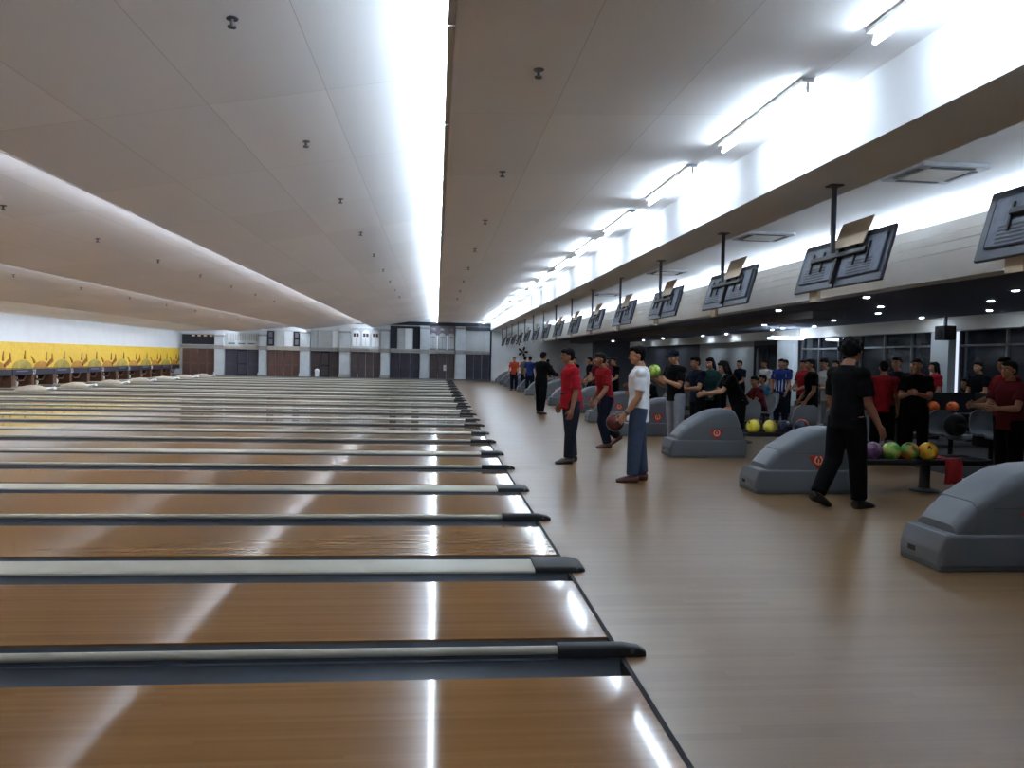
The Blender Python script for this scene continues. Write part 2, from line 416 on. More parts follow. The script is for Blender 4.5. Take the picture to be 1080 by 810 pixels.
def gutter(t, yc, wdt):
    n = 8; top = []; 
    poly = []
    for i in range(n + 1):
        a = PI * i / n; poly.append((yc - wdt / 2 * math.cos(a), -0.012 - 0.085 * math.sin(a)))
    poly2 = [(yc + wdt / 2, -0.115), (yc - wdt / 2, -0.115)]
    mb = MB(); pts = poly + poly2; m = len(pts)
    mb.add([(XLD, y, z) for y, z in pts] + [(FX - 0.013, y, z) for y, z in pts], [tuple(range(m)), tuple(reversed(range(m, 2 * m)))] + [(i, i + m, (i + 1) % m + m, (i + 1) % m) for i in range(m)])
    return mb.build('gutter', M_gut, t, smooth=True)
def end_cap(t, half, x0, x1, h):
    mb = MB(); rs = []
    for u, hw, hh in ((0, 1, 1), (0.55, 1, 1), (0.74, 1.0, 1.0), (0.92, 0.92, 0.78), (1.0, 0.8, 0.45)):
        x = x0 + (x1 - x0) * u; a = half * hw; z = h * hh; r = min(a, z) * 0.5
        ring = [(x, -a, 0.001), (x, -a, z - r)] + [(x, -a + r - r * math.cos(R_(q)), z - r + r * math.sin(R_(q))) for q in (30, 60, 90)] + [(x, a - r + r * math.sin(R_(q)), z - r + r * math.cos(R_(q))) for q in (0, 30, 60, 90)] + [(x, a, 0.001)]
        rs.append([Vector(p) for p in ring])
    mb.rings(rs); o = mb.build('end_cap', M_blackp, t, smooth=True)
    s = MB().tube([(x0 + (x1 - x0) * 0.84, -half * 0.99, h * 0.5), (x0 + (x1 - x0) * 0.84, -half * 0.9 + 0.01, h * 0.5)], 0.012, 8).build('screw', M_steel, o)
    return o
# narrow divider
t = thing('lane_divider', (0, 0, 0), '', 'lane divider')
gutter(t, -0.145, 0.21); gutter(t, 0.145, 0.21)
MB().box(XLD, FX - 0.013, -0.04, 0.04, -0.115, -0.005).build('rail_base', M_gut, t)
MB().tube([(-15.95, 0, 0.03), (0.64, 0, 0.03)], 0.021, 12).build('rail', M_rail, t, smooth=True)
MB().box(-15.95, 0.64, -0.012, 0.012, -0.006, 0.012).build('rail_foot', M_gut, t)
end_cap(t, 0.04, 0.62, 1.06, 0.06)
tn = t
t = thing('lane_divider', (0, 0, 0), '', 'lane divider')
gutter(t, -0.25, 0.2); gutter(t, 0.25, 0.2)
MB().box(XLD, FX - 0.013, -0.15, 0.15, -0.115, 0.0).build('rail_base', M_gut, t)
mb = MB()
prof = [(-0.15, 0.0), (-0.15, 0.012), (-0.14, 0.02), (-0.12, 0.025), (0.12, 0.025), (0.14, 0.02), (0.15, 0.012), (0.15, 0.0)]
mb.rings([[Vector((x, y, z)) for y, z in prof] for x in (-15.95, 0.72)])
mb.build('rail', M_rail, t, smooth=True)
end_cap(t, 0.155, 0.70, 1.05, 0.042)
tw = t
for i, y in enumerate(YN):
    o = tn if i == 0 else copy_tree(tn)
    o.location = (0, y, 0); tag(o, 'narrow lane divider with thin round rail, %s to the camera' % nth(i, len(YN)), 'lane divider', 'narrow lane dividers')
for i, y in enumerate(YW):
    o = tw if i == 0 else copy_tree(tw)
    o.location = (0, y, 0); tag(o, 'wide flat ivory lane divider, %s to the camera' % nth(i, len(YW)), 'lane divider', 'wide lane dividers')

# ------------------------------------------------------------------ pin end
M_yel = bpy.data.materials.new('mask_yellow'); M_yel.use_nodes = True
nt = M_yel.node_tree; b = nt.nodes['Principled BSDF']
tc = nt.nodes.new('ShaderNodeTexCoord'); nz = nt.nodes.new('ShaderNodeTexNoise'); nz.inputs['Scale'].default_value = 5
rp = nt.nodes.new('ShaderNodeValToRGB'); rp.color_ramp.elements[0].color = (*srgb(214, 160, 40), 1); rp.color_ramp.elements[1].color = (*srgb(232, 206, 70), 1)
nt.links.new(tc.outputs['Object'], nz.inputs[0]); nt.links.new(nz.outputs['Fac'], rp.inputs[0]); nt.links.new(rp.outputs[0], b.inputs['Base Color'])
M_olive = mat('mural_mound', srgb(168, 148, 66), 0.6, vary=0.3, scale=3)
M_brown = mat('mural_brown', srgb(140, 92, 40), 0.6, vary=0.2, scale=3)
M_rust = mat('mural_rust', srgb(186, 132, 54), 0.6, vary=0.2, scale=3)
M_stroke = mat('mural_stroke', srgb(146, 108, 36), 0.6)
M_pit = mat('pit_brown', srgb(92, 60, 40), 0.6, vary=0.3, scale=8)
M_numw = mat('number_white', srgb(230, 230, 235), 0.5)
M_board = mat('number_board', srgb(34, 34, 54), 0.5)
M_cush = mat('cover_beige', srgb(186, 178, 166), 0.6, vary=0.1)
def disc_arc(yc, r, h, x, n=16):      # low mound seen face on, with a real thickness
    pts = [(yc + r * math.cos(PI * i / n), 0.68 + h * math.sin(PI * i / n)) for i in range(n + 1)]
    mb = MB(); m = len(pts)
    mb.add([(x, y, z) for y, z in pts] + [(x + 0.012, y, z) for y, z in pts], [tuple(range(m)), tuple(reversed(range(m, 2 * m)))] + [(i, i + m, (i + 1) % m + m, (i + 1) % m) for i in range(m)])
    return mb
def pin_mb():
    return MB().lathe([(0.0258, 0), (0.030, 0.02), (0.047, 0.07), (0.0605, 0.114), (0.052, 0.17), (0.032, 0.22), (0.0228, 0.254), (0.0265, 0.29), (0.032, 0.343), (0.026, 0.367), (0.010, 0.3795)], 12)
pin_proto = None
def bowling_pin(x, y, rx, label):
    global pin_proto
    if pin_proto is None:
        o = pin_mb().build('bowling_pin', M_pin, smooth='all')
        MB().lathe([(0.0285, 0.262), (0.0245, 0.272), (0.0275, 0.282)], 12).build('red_stripe', M_red, o)
        pin_proto = o
    else: o = copy_tree(pin_proto)
    o.location = (x, y, 0.0); o.rotation_euler = (0, 0, 0)
    tag(o, label, 'bowling pin', 'bowling pins at the far left')
mnum = [33, 31, 29, 27, 25, 23, 21, 19, 17]
NM = 9
yc0 = 3.80 + P * 6
for i in range(NM):
    yc = yc0 + P * i
    lab = 'yellow masking panel over the pins with number board %d' % mnum[i]
    t = thing('masking_panel', (XL, yc, 0), lab, 'pin masking panel', 'yellow masking panels')
    MB().box(-0.04, 0.0, -P / 2 + 0.006, P / 2 - 0.006, 0.68, 1.72).build('panel', M_yel, t)
    for mb, m_, nm in ((disc_arc(-0.86, 0.75, 0.36, 0.0), M_olive, 'mound'), (disc_arc(0.60, 0.60, 0.30, 0.0), M_rust, 'mound')):
        mb.build(nm, m_, t)
    MB().prism([(0, 0)] * 0 or [(0.0, 0.70), (0.0, 0.72), (0.012, 0.72), (0.012, 0.70)], -P / 2 + 0.01, P / 2 - 0.01).build('edge_strip', M_dark, t)
    for y, z0, z1, lean in ((0.98, 1.0, 1.36, 0.02), (-0.72, 1.06, 1.40, 0.02), (0.05, 0.92, 1.18, -0.10), (1.5, 0.95, 1.30, 0.0)):
        MB().tube([(0.008, y, z0), (0.008, y + lean, (z0 + z1) / 2), (0.008, y + lean * 2.5, z1)], [0.055, 0.035, 0.02], 6).build('figure', M_stroke, t)
    MB().tube([(0.012, 1.05, 0.80), (0.012, 1.45, 1.0)], [0.06, 0.09], 6).build('slanted_bar', M_brown, t)
    bd = MB().box(-0.02, 0.03, -P / 2 + 0.02, P / 2 - 0.02, 0.44, 0.68).build('number_board', M_board, t)
    put_text(str(mnum[i]), 0.25, M_numw, bd, Matrix.Translation((0.035, 0, 0.55)) @ Euler((PI / 2, 0, PI / 2)).to_matrix().to_4x4())
    MB().box(0.03, 0.036, -1.35, -0.5, 0.58, 0.62).build('mark', mat('mark_blue', srgb(120, 120, 170), 0.5), bd)
    # walls between the pin decks
    for y, w_ in ((0, 0.22), (-P / 2 + 0.17, 0.32)):
        MB().box(-2.0, -0.02, y - w_ / 2, y + w_ / 2, -0.005, 0.44).build('kickback', M_pit, t)
    MB().box(-1.6, -1.5, -P / 2 + 0.2, P / 2 - 0.2, 0.10, 0.44).build('pit_curtain', M_black, t)
    for y, n_ in ((-0.75, 1), (0.75, 1)):
        MB().tube([(-0.14, y - 0.45, 0.42), (-0.12, y - 0.2, 0.22), (-0.12, y + 0.2, 0.22), (-0.14, y + 0.45, 0.42)], 0.03, 6).build('sweep_bar', M_pit, t)
    k = 0
    rk = 'pair of lanes under number board %d' % mnum[i]
    for y, sel in ((-0.78, (0, 2, 5)), (0.78, (0, 1, 4, 7))):
        for q in ([0, 1, 2, 4] if (i + k) % 3 == 0 else ([0, 3, 5] if (i + k) % 3 == 1 else [1, 6])):
            r_ = [0, 1, 1, 2, 2, 2, 3, 3, 3, 3][q]; c_ = [0, -1, 1, -2, 0, 2, -3, -1, 1, 3][q]
            bowling_pin(XL - 0.25 - r_ * 0.264, yc + y + c_ * 0.1524, 0, 'white bowling pin standing on the %s' % rk)
        k += 1
struct(MB().box(XL - 0.06, XL + 0.004, Y0, yc0 - P / 2, 0.44, 1.72).build('wall_left', M_yel))
# beige covers near the pin end of the wide dividers
def cover():
    rs = []
    for u, hw, h in ((0, 0.10, 0.03), (0.15, 0.15, 0.12), (0.45, 0.17, 0.19), (0.75, 0.17, 0.17), (1.0, 0.15, 0.05)):
        x = -0.55 + 1.1 * u
        rs.append([Vector((x, hw * math.cos(PI * a / 8), 0.0 + h * math.sin(PI * a / 8))) for a in range(9)])
    return MB().rings(rs)
t0 = None
hy = YW[7:14]
for i, y in enumerate(hy):
    if t0 is None:
        t0 = thing('divider_cover', (0, 0, 0), '', 'cover')
        cover().build('shell', M_cush, t0, smooth=True)
        MB().tube([(0.50, 0, 0.05), (0.75, 0.0, 0.10)], [(0.06, 0.14), (0.05, 0.12)], 8).build('front_flap', M_white, t0, smooth=True)
        o = t0
    else: o = copy_tree(t0)
    o.location = (-13.7, y, 0.05)
    tag(o, 'beige hump cover near the pins, %s to the camera' % nth(i, len(hy)), 'cover', 'hump covers near the pins')

# ------------------------------------------------------------------ shophouse facade on the far wall
M_pil = mat('pillar_grey', srgb(184, 192, 197), 0.7, vary=0.08, scale=3)
M_ply = mat('plinth_stone', srgb(150, 150, 148), 0.8)
M_wood = mat('door_brown', srgb(104, 74, 66), 0.6, vary=0.15, scale=4)
M_wood2 = mat('door_umber', srgb(74, 60, 60), 0.6, vary=0.15, scale=4)
M_indigo = mat('door_indigo', srgb(62, 60, 76), 0.6, vary=0.15, scale=4)
M_pan = {'door_brown': mat('panel_brown', srgb(88, 64, 58), 0.6), 'door_umber': mat('panel_umber', srgb(64, 54, 56), 0.6), 'door_indigo': mat('panel_indigo', srgb(54, 52, 66), 0.6)}
M_grpan = mat('shutter_grey', srgb(176, 180, 182), 0.7, vary=0.05, scale=5)
M_whpan = mat('shutter_white', srgb(226, 230, 234), 0.6, vary=0.03)
M_mauve = mat('plaster_mauve', srgb(122, 116, 128), 0.8, vary=0.2, scale=4)
M_beam2 = mat('lintel_stone', srgb(150, 148, 146), 0.8, vary=0.1)
FY = 51.0
bays = [  # x0, x1 (opening), door material, height
    (-15.85, -13.85, M_wood, 2.66), (-13.25, -11.15, M_indigo, 2.76), (-10.65, -8.62, M_wood, 2.98), (-7.95, -6.15, M_wood2, 3.08),
    (-5.45, -3.55, M_wood2, 3.24), (-2.95, -1.05, M_indigo, 3.44), (-0.45, 1.20, M_wood2, 3.5), (1.90, 3.47, M_indigo, 3.5)]
labs = ['brown-doored shophouse front at the left end with a dark shutter above', 'shophouse front with a dark middle door and a louvred upper panel',
        'shophouse front with wide brown doors and black-framed shutters above', 'shophouse front with grey upper panels and a white object by its dark door',
        'shophouse front with arched white upper windows', 'shophouse front with black upper bays around two pale shutters',
        'mauve shophouse front with carved arches and a paper notice on its door', 'shophouse front at the right end with plain grey upper shutters']
def arch_panel(x0, x1, z0, z1, y0, y1):
    n = 8; r = (x1 - x0) / 2; cx = (x0 + x1) / 2
    poly = [(x0, z0), (x1, z0), (x1, z1 - r)] + [(cx + r * math.cos(PI * i / n), z1 - r + r * math.sin(PI * i / n)) for i in range(1, n)] + [(x0, z1 - r)]
    return MB().prism(poly, y0, y1)
for i, (x0, x1, md, zt) in enumerate(bays):
    t = thing('shophouse_front', (0, FY, 0), labs[i], 'building front', 'shophouse fronts on the far wall')
    w_ = x1 - x0; zl = 1.72; ze = 1.92
    nxt = bays[i + 1][0] if i < 7 else x1
    pu = min(zt, 3.5)
    # recessed wall of the upper floor and the lintel
    MB().box(x0, x1, 0.12, 0.24, ze, zt).build('upper_wall', M_mauve if i == 6 else M_pil, t)
    lt = MB(); lt.box(x0, x1, -0.06, 0.2, zl + 0.04, ze); lt.box(x0, x1, -0.10, 0.1, ze - 0.05, ze + 0.02)
    lt.build('lintel', M_beam2 if i not in (1, 2) else M_rail, t)
    MB().box(x0, x1, 0.02, 0.2, zl, zl + 0.04).build('door_head', M_pil, t)
    # doors: leaves with panels
    nleaf = 4 if i in (0, 2, 4) else 3
    for k in range(nleaf):
        a = x0 + w_ * k / nleaf; b_ = x0 + w_ * (k + 1) / nleaf
        lf = MB().box(a + 0.01, b_ - 0.01, 0.14, 0.2, 0.06, zl).build('door_leaf', md if not (nleaf == 3 and k == 1) else (M_dark if i in (1, 3) else md), t)
        pm = MB()
        pm.box(a + 0.09, b_ - 0.09, 0.125, 0.142, 0.18, 0.75); pm.box(a + 0.09, b_ - 0.09, 0.125, 0.142, 0.85, 1.6)
        pm.build('door_panel', M_pan[md.name], lf)
    MB().box(x0, x1, -0.08, 0.2, 0.0, 0.06).build('doorstep', M_ply, t)
    # pillar to the right of the opening
    if i < 7:
        p0, p1 = x1, nxt
        pl = MB().box(p0 + 0.03, p1 - 0.03, -0.14, 0.24, 0.0, pu - 0.04).build('pillar', M_pil, t)
        pb = MB(); pb.box(p0 - 0.02, p1, -0.18, 0.2, 0.0, 0.28); pb.build('pillar_base', M_ply if i in (3, 4) else M_pil, pl)
        pc = MB(); pc.box(p0 - 0.02, p1, -0.2, 0.2, zl - 0.02, ze); pc.box(p0 - 0.03, p1, -0.24, 0.2, ze - 0.04, ze + 0.04)
        pc.build('capital', M_beam2, pl)
        MB().box(p0 - 0.01, p1, -0.18, 0.2, pu - 0.18, pu - 0.08).build('moulding', M_beam2, pl)
    def up(a, b2, z0, z1, m_, nm='shutter', d=0.07):
        sh = MB().box(x0 + w_ * a, x0 + w_ * b2, d, 0.13, z0, z1).build(nm, m_, t)
        return sh
    zu0 = ze + 0.06; zu1 = zt - 0.06
    if i == 0:
        up(0.0, 1.0, zu0, zu1, M_dark)
        for q in (0.3, 0.48, 0.66, 0.84): up(q, q + 0.09, zu1 - 0.12, zu1 - 0.02, M_cream, 'awning_tag', 0.03)
    elif i == 1:
        sh = up(0.03, 0.97, zu0 + 0.28, zu1, M_grpan)
        sl = MB()
        for q in range(14): sl.box(x0 + w_ * (0.05 + q * 0.066), x0 + w_ * (0.075 + q * 0.066), 0.055, 0.07, zu0 + 0.30, zu1 - 0.03)
        sl.build('louvre', M_beam2, sh)
        fr = MB()
        for q in range(3): fr.box(x0 + w_ * (0.1 + 0.29 * q), x0 + w_ * (0.3 + 0.29 * q), 0.06, 0.12, zu0 + 0.06, zu0 + 0.14)
        fr.build('frieze', M_plinth, t)
    elif i == 2:
        for a, b2, m_ in ((0.0, 0.21, M_dark), (0.24, 0.49, M_grpan), (0.53, 0.77, M_whpan), (0.8, 1.0, M_dark)):
            sh = up(a, b2, zu0, zu1, m_)
            if m_ is M_dark:
                q = MB()
                for z in (0.1, 0.55): q.box(x0 + w_ * (a + 0.05), x0 + w_ * (b2 - 0.05), 0.055, 0.07, zu0 + z, zu0 + z + 0.32)
                q.build('pane', M_mauve, sh)
    elif i == 3:
        for a, b2, m_ in ((0.0, 0.24, M_grpan), (0.27, 0.72, M_grpan), (0.76, 1.0, M_whpan)): up(a, b2, zu0, zu1, m_)
        MB().box(x0 + 0.3, x0 + 0.55, -0.02, 0.1, 0.08, 0.48).build('white_sack', M_whpan, t)
        MB().ell((x0 + 0.42, 0.03, 0.45), (0.16, 0.06, 0.14)).build('sack_top', M_whpan, t, smooth=True)
    elif i == 4:
        for a, b2 in ((0.06, 0.3), (0.38, 0.62), (0.7, 0.94)):
            X0, X1 = x0 + w_ * a, x0 + w_ * b2
            wn_ = arch_panel(X0, X1, zu0 + 0.1, zu1 - 0.06, 0.06, 0.12).build('window_arch', M_whpan, t)
            MB().box(X0 + 0.06, (X0 + X1) / 2 - 0.02, 0.045, 0.062, zu1 - 0.5, zu1 - 0.28).build('pane', M_wood2, wn_)
            MB().box((X0 + X1) / 2 + 0.02, X1 - 0.06, 0.045, 0.062, zu1 - 0.5, zu1 - 0.28).build('pane', M_wood2, wn_)
            MB().box((X0 + X1) / 2 - 0.01, (X0 + X1) / 2 + 0.01, 0.05, 0.062, zu0 + 0.14, zu1 - 0.55).build('mullion', M_beam2, wn_)
    elif i == 5:
        for a, b2, m_ in ((0.0, 0.23, M_dark), (0.25, 0.48, M_grpan), (0.5, 0.73, M_whpan), (0.76, 1.0, M_dark)): up(a, b2, zu0, zu1 - 0.1, m_)
        MB().box(x0, x1, 0.0, 0.13, zu1 - 0.1, zu1 + 0.04).build('eaves', M_dark, t)
    elif i == 6:
        for a, b2 in ((0.03, 0.27), (0.36, 0.64), (0.73, 0.97)):
            X0, X1 = x0 + w_ * a, x0 + w_ * b2
            wn_ = arch_panel(X0, X1, zu0 + 0.06, zu1 - 0.4, 0.06, 0.12).build('window_arch', M_grpan, t)
            q = MB(); q.box(X0 + 0.06, X1 - 0.06, 0.045, 0.062, zu1 - 0.72, zu1 - 0.66); q.box((X0 + X1) / 2 - 0.012, (X0 + X1) / 2 + 0.012, 0.045, 0.062, zu0 + 0.08, zu1 - 0.6)
            q.build('mullion', M_mauve, wn_)
        for a in (0.31, 0.69):
            MB().box(x0 + w_ * a - 0.05, x0 + w_ * a + 0.05, 0.0, 0.13, zu0, zu1 - 0.55).build('column', M_whpan, t)
        for a in (0.15, 0.5, 0.85):
            MB().ell((x0 + w_ * a, 0.1, zu1 - 0.2), (0.16, 0.06, 0.11)).build('carving', M_beam2, t, smooth=True)
        pn = MB().box(x0 + w_ * 0.56, x0 + w_ * 0.68, 0.11, 0.124, 0.62, 0.98).build('paper_notice', M_whpan, t)
        MB().box(x0 + w_ * 0.585, x0 + w_ * 0.655, 0.105, 0.112, 0.78, 0.82).build('printed_line', M_plinth, pn)
    else:
        for k in range(6): up(k / 6 + 0.004, (k + 1) / 6 - 0.004, zu0, zu1 - 0.22, M_grpan)
        MB().box(x0, x1, 0.0, 0.13, zu1 - 0.2, zu1 + 0.04).build('eaves', M_dark, t)
struct(MB().box(-16.5, 3.5, 50.70, 51.0, 0.0, 0.09).build('baseboard_far', M_plinth))

# ------------------------------------------------------------------ ball returns, racks, balls
HY = [5.50 + P * k for k in range(14)]
HX = 3.60
def hood():
    t = thing('ball_return', (0, 0, 0), '', 'ball return hood')
    prof = [(0.0, 0.16), (0.055, 0.262), (0.062, 0.262), (0.13, 0.325), (0.21, 0.42), (0.30, 0.505), (0.40, 0.575), (0.49, 0.63), (0.60, 0.69), (0.70, 0.722), (0.81, 0.745), (0.92, 0.752), (0.99, 0.745), (1.04, 0.715), (1.075, 0.66), (1.10, 0.60), (1.14, 0.49), (1.18, 0.38), (1.205, 0.29)]
    def ring(x, z, hw, r, zb):
        out = [(x, -hw, zb), (x, -hw, max(zb + 0.001, z - r))]
        rr = min(r, max(0.002, z - zb - 0.002))
        out[1] = (x, -hw, z - rr)
        for q in (22, 45, 67, 90): out.append((x, -hw + r - r * math.cos(R_(q)), z - rr + rr * math.sin(R_(q))))
        for q in (0, 22, 45, 67): out.append((x, hw - r + r * math.sin(R_(q)), z - rr + rr * math.cos(R_(q))))
        out += [(x, hw, z - rr), (x, hw, zb)]
        return [Vector(p) for p in out]
    up = MB(); up.rings([ring(x, z, 0.232, 0.09, 0.2) for x, z in prof if z > 0.262 and x > 0.06])
    up.build('upper_shell', M_hood, t, smooth=True)
    lo = MB()
    lop = [(0.0, 0.15, 0.225), (0.012, 0.175, 0.24), (0.045, 0.262, 0.25), (0.085, 0.272, 0.252), (0.13, 0.27, 0.252), (1.19, 0.27, 0.252), (1.22, 0.262, 0.25)]
    lo.rings([ring(x, z, hw, 0.03, 0.045) for x, z, hw in lop])
    lo.build('lower_shell', M_hood, t, smooth=True)
    MB().rbox(0.004, 1.215, -0.245, 0.245, 0.0, 0.05, 0.02).build('plinth', M_plinth, t)
    # raised seam over the shell
    sm = MB(); zs = [(0.285, 0.492), (0.325, 0.526)]
    sm.rings([ring(x, z + 0.006, 0.235, 0.09, 0.26) for x, z in zs]); sm.build('seam_band', M_hood, t, smooth=True)
    MB().box(0.40, 1.14, -0.2345, -0.2305, 0.455, 0.463).build('side_seam', M_plinth, t)
    MB().rbox(-0.004, 0.006, 0.04, 0.13, 0.085, 0.125, 0.002).build('slot', M_blackp, t)
    for s in (-1, 1):
        e = MB(); tri = [(0.62, 0.43), (0.86, 0.43), (0.755, 0.285), (0.725, 0.285)]
        ya, yb = (-0.2395, -0.2315) if s < 0 else (0.2315, 0.2395)
        e.prism(tri, ya, yb); eo = e.build('emblem', M_red, t); eo['label'] = 'red downward triangle emblem'
        yy = s * 0.2405
        for a0, a1 in ((110, 255), (-75, 70)):
            pts = [(0.74 + 0.044 * math.cos(R_(a0 + (a1 - a0) * q / 8)), yy, 0.382 + 0.044 * math.sin(R_(a0 + (a1 - a0) * q / 8))) for q in range(9)]
            MB().tube(pts, 0.008, 6, ref=(0, 1, 0)).build('emblem_ring', M_cream, eo)
        MB().box(0.734, 0.746, min(yy, yy - s * 0.004), max(yy, yy - s * 0.004) + 0.002, 0.325, 0.40).build('emblem_stem', M_cream, eo)
    return t
h0 = hood()
for i, y in enumerate(HY):
    o = h0 if i == 0 else copy_tree(h0)
    o.location = (HX, y, 0)
    tag(o, 'grey ball return hood with red triangle emblem, %s to the camera' % nth(i, len(HY)), 'ball return hood', 'ball return hoods')
def rack():
    t = thing('ball_rack', (0, 0, 0), '', 'ball rack')
    MB().rbox(-0.12, 1.50, -0.24, 0.24, 0.33, 0.37, 0.1).build('tray', M_blackp, t, smooth=True)
    rim = [(-0.12, -0.25, 0.385), (1.46, -0.25, 0.385), (1.52, -0.2, 0.385), (1.52, 0.2, 0.385), (1.46, 0.25, 0.385), (-0.12, 0.25, 0.385)]
    MB().tube(rim, 0.018, 8).build('rim', M_blackp, t, smooth=True)
    MB().tube([(-0.12, 0, 0.385), (1.46, 0, 0.385)], 0.012, 8).build('centre_rail', M_blackp, t)
    MB().lathe([(0.16, 0), (0.16, 0.015), (0.07, 0.035), (0.06, 0.06), (0.06, 0.335)], 18, Matrix.Translation((0.83, 0, 0))).build('post', M_blackp, t, smooth=True)
    return t
r0 = rack()
NR = 8
for i in range(NR):
    o = r0 if i == 0 else copy_tree(r0)
    o.location = (HX + 1.36, HY[i] + 0.02, 0)
    tag(o, 'black pedestal ball rack behind the %s ball return hood' % nth(i, 99), 'ball rack', 'pedestal ball racks')
def ball_mat(name, c1, c2):
    m = mat(name, c1, 0.15, vary=0.02, scale=9)
    rp = [n for n in m.node_tree.nodes if n.type == 'VALTORGB'][0]
    rp.color_ramp.elements[0].color = (*c1, 1); rp.color_ramp.elements[1].color = (*c2, 1)
    rp.color_ramp.elements[0].position = 0.42; rp.color_ramp.elements[1].position = 0.58
    return m
BC = {'yellow': ball_mat('ball_yellow', srgb(214, 186, 50), srgb(226, 214, 90)), 'green': ball_mat('ball_green', srgb(90, 160, 60), srgb(176, 190, 90)),
      'green and orange': ball_mat('ball_green_orange', srgb(90, 160, 70), srgb(232, 120, 50)), 'purple': ball_mat('ball_purple', srgb(84, 54, 92), srgb(130, 90, 120)),
      'orange': ball_mat('ball_orange', srgb(232, 90, 40), srgb(244, 120, 60)), 'brown': ball_mat('ball_brown', srgb(110, 66, 50), srgb(140, 84, 60)),
      'navy': ball_mat('ball_navy', srgb(34, 38, 58), srgb(60, 64, 84)), 'maroon': ball_mat('ball_maroon', srgb(70, 26, 30), srgb(96, 40, 40)), 'golden': ball_mat('ball_golden', srgb(226, 160, 30), srgb(236, 190, 60)),
      'lime': ball_mat('ball_lime', srgb(150, 190, 70), srgb(190, 214, 110))}
bproto = None
def ball(x, y, z, col, label, group='bowling balls'):
    global bproto
    if bproto is None:
        o = MB().ell((0, 0, 0), (0.108,) * 3, nu=24, nv=16).build('bowling_ball', BC[col], smooth='all')
        for a, b_ in ((0.12, 0.1), (-0.12, 0.1), (0.0, -0.25)):
            d = Vector((math.sin(a) - 0.5, math.sin(b_) - 0.55, 0.72)).normalized()
            MB().tube([d * 0.1, d * 0.1088], 0.012, 8).build('finger_hole', M_black, o)
        bproto = o
    else:
        o = copy_tree(bproto)
        o.data = ball_mesh(col)
    o.location = (x, y, z); o.rotation_euler = (random.uniform(-.4, .4), random.uniform(-.4, .4), random.uniform(0, 6))
    if o is bproto: BM[col] = o.data
    return tag(o, label, 'bowling ball', group)
BM = {}
def ball_mesh(col):
    if col not in BM:
        me = bproto.data.copy(); me.materials.clear(); me.materials.append(BC[col]); BM[col] = me
    return BM[col]
ZB = 0.373 + 0.108
rx = lambda i, x: x
yb = HY[1] + 0.02
second = ' on the second nearest ball rack'
for x, dy, col, lb in ((5.06, -0.13, 'purple', 'purple bowling ball at the hood end' + second), (5.285, -0.13, 'green', 'green bowling ball beside the purple one' + second),
                   (5.51, -0.13, 'green and orange', 'green and orange swirled bowling ball' + second), (5.735, -0.13, 'golden', 'golden yellow bowling ball, frontmost by the red towel'),
                   (5.10, 0.13, 'navy', 'navy bowling ball in the back row' + second), (5.42, 0.13, 'maroon', 'maroon bowling ball in the back row' + second)):
    ball(x, yb + dy, ZB, col, lb)
yb = HY[2] + 0.02
third = ' on the third nearest ball rack'
for x, dy, col, lb in ((4.97, -0.13, 'yellow', 'pale yellow bowling ball nearest the hood' + third), (5.25, -0.13, 'yellow', 'pale yellow bowling ball in the middle' + third),
                   (5.12, 0.13, 'brown', 'brown bowling ball between the two yellow ones' + third), (5.50, -0.13, 'navy', 'navy bowling ball right of the yellow ones' + third),
                   (5.76, -0.13, 'navy', 'navy bowling ball beside the orange one' + third), (5.90, 0.13, 'orange', 'bright orange bowling ball at the right end' + third)):
    ball(x, yb + dy, ZB, col, lb)
yb = HY[3] + 0.02
for x, dy, col, lb in ((5.90, 0.13, 'orange', 'bright orange bowling ball peeking over the third nearest hood'), (5.30, -0.13, 'navy', 'navy bowling ball on the left of the fourth nearest ball rack'),
                   (5.56, -0.13, 'navy', 'navy bowling ball in the middle of the fourth nearest ball rack')):
    ball(x, yb + dy, ZB, col, lb)
# red towel over the end of the second rack
M_towel = mat('towel_red', srgb(150, 30, 34), 0.9, vary=0.15, scale=20, bump=0.4)
tw_ = MB(); n = 10
path = [(-0.27, 0.12), (-0.285, 0.25), (-0.28, 0.36), (-0.26, 0.415), (-0.2, 0.41), (0.0, 0.40), (0.16, 0.405), (0.2, 0.41)]
rs = []
for k in range(n + 1):
    x = 5.86 + 0.02 * k
    wv = 0.012 * math.sin(k * 1.7)
    up_ = [Vector((x, HY[1] + 0.02 + y + wv * (1 if z < 0.38 else 0.2), z)) for y, z in path]
    dn = [Vector((x, HY[1] + 0.02 + y + (0.012 if i < 3 else 0) + wv * (1 if z < 0.38 else 0.2), z - (0.012 if i >= 3 else 0))) for i, (y, z) in reversed(list(enumerate(path)))]
    rs.append(up_ + dn)
tw_.rings(rs); tag(tw_.build('towel', M_towel, smooth=True), 'red towel hanging over the edge of the second nearest ball rack', 'towel')

# storage rack with orange balls in the seating area
t = thing('ball_shelf', (9.45, 13.85, 0), 'dark storage shelf holding orange balls behind the grey seats', 'ball shelf')
for z in (0.2, 0.58): MB().rbox(-0.8, 0.8, -0.22, 0.22, z, z + 0.04, 0.02).build('shelf', M_blackp, t)
for x in (-0.8, 0.76): MB().rbox(x, x + 0.04, -0.24, 0.24, 0, 1.0, 0.015).build('side_panel', M_blackp, t)
MB().rbox(-0.8, 0.8, 0.2, 0.24, 0.5, 1.0, 0.01).build('back_panel', M_blackp, t)
ball(9.22, 13.8, 0.62 + 0.108, 'orange', 'orange bowling ball, left one on the dark storage shelf'); ball(9.60, 13.8, 0.62 + 0.108, 'orange', 'orange bowling ball, right one on the dark storage shelf')

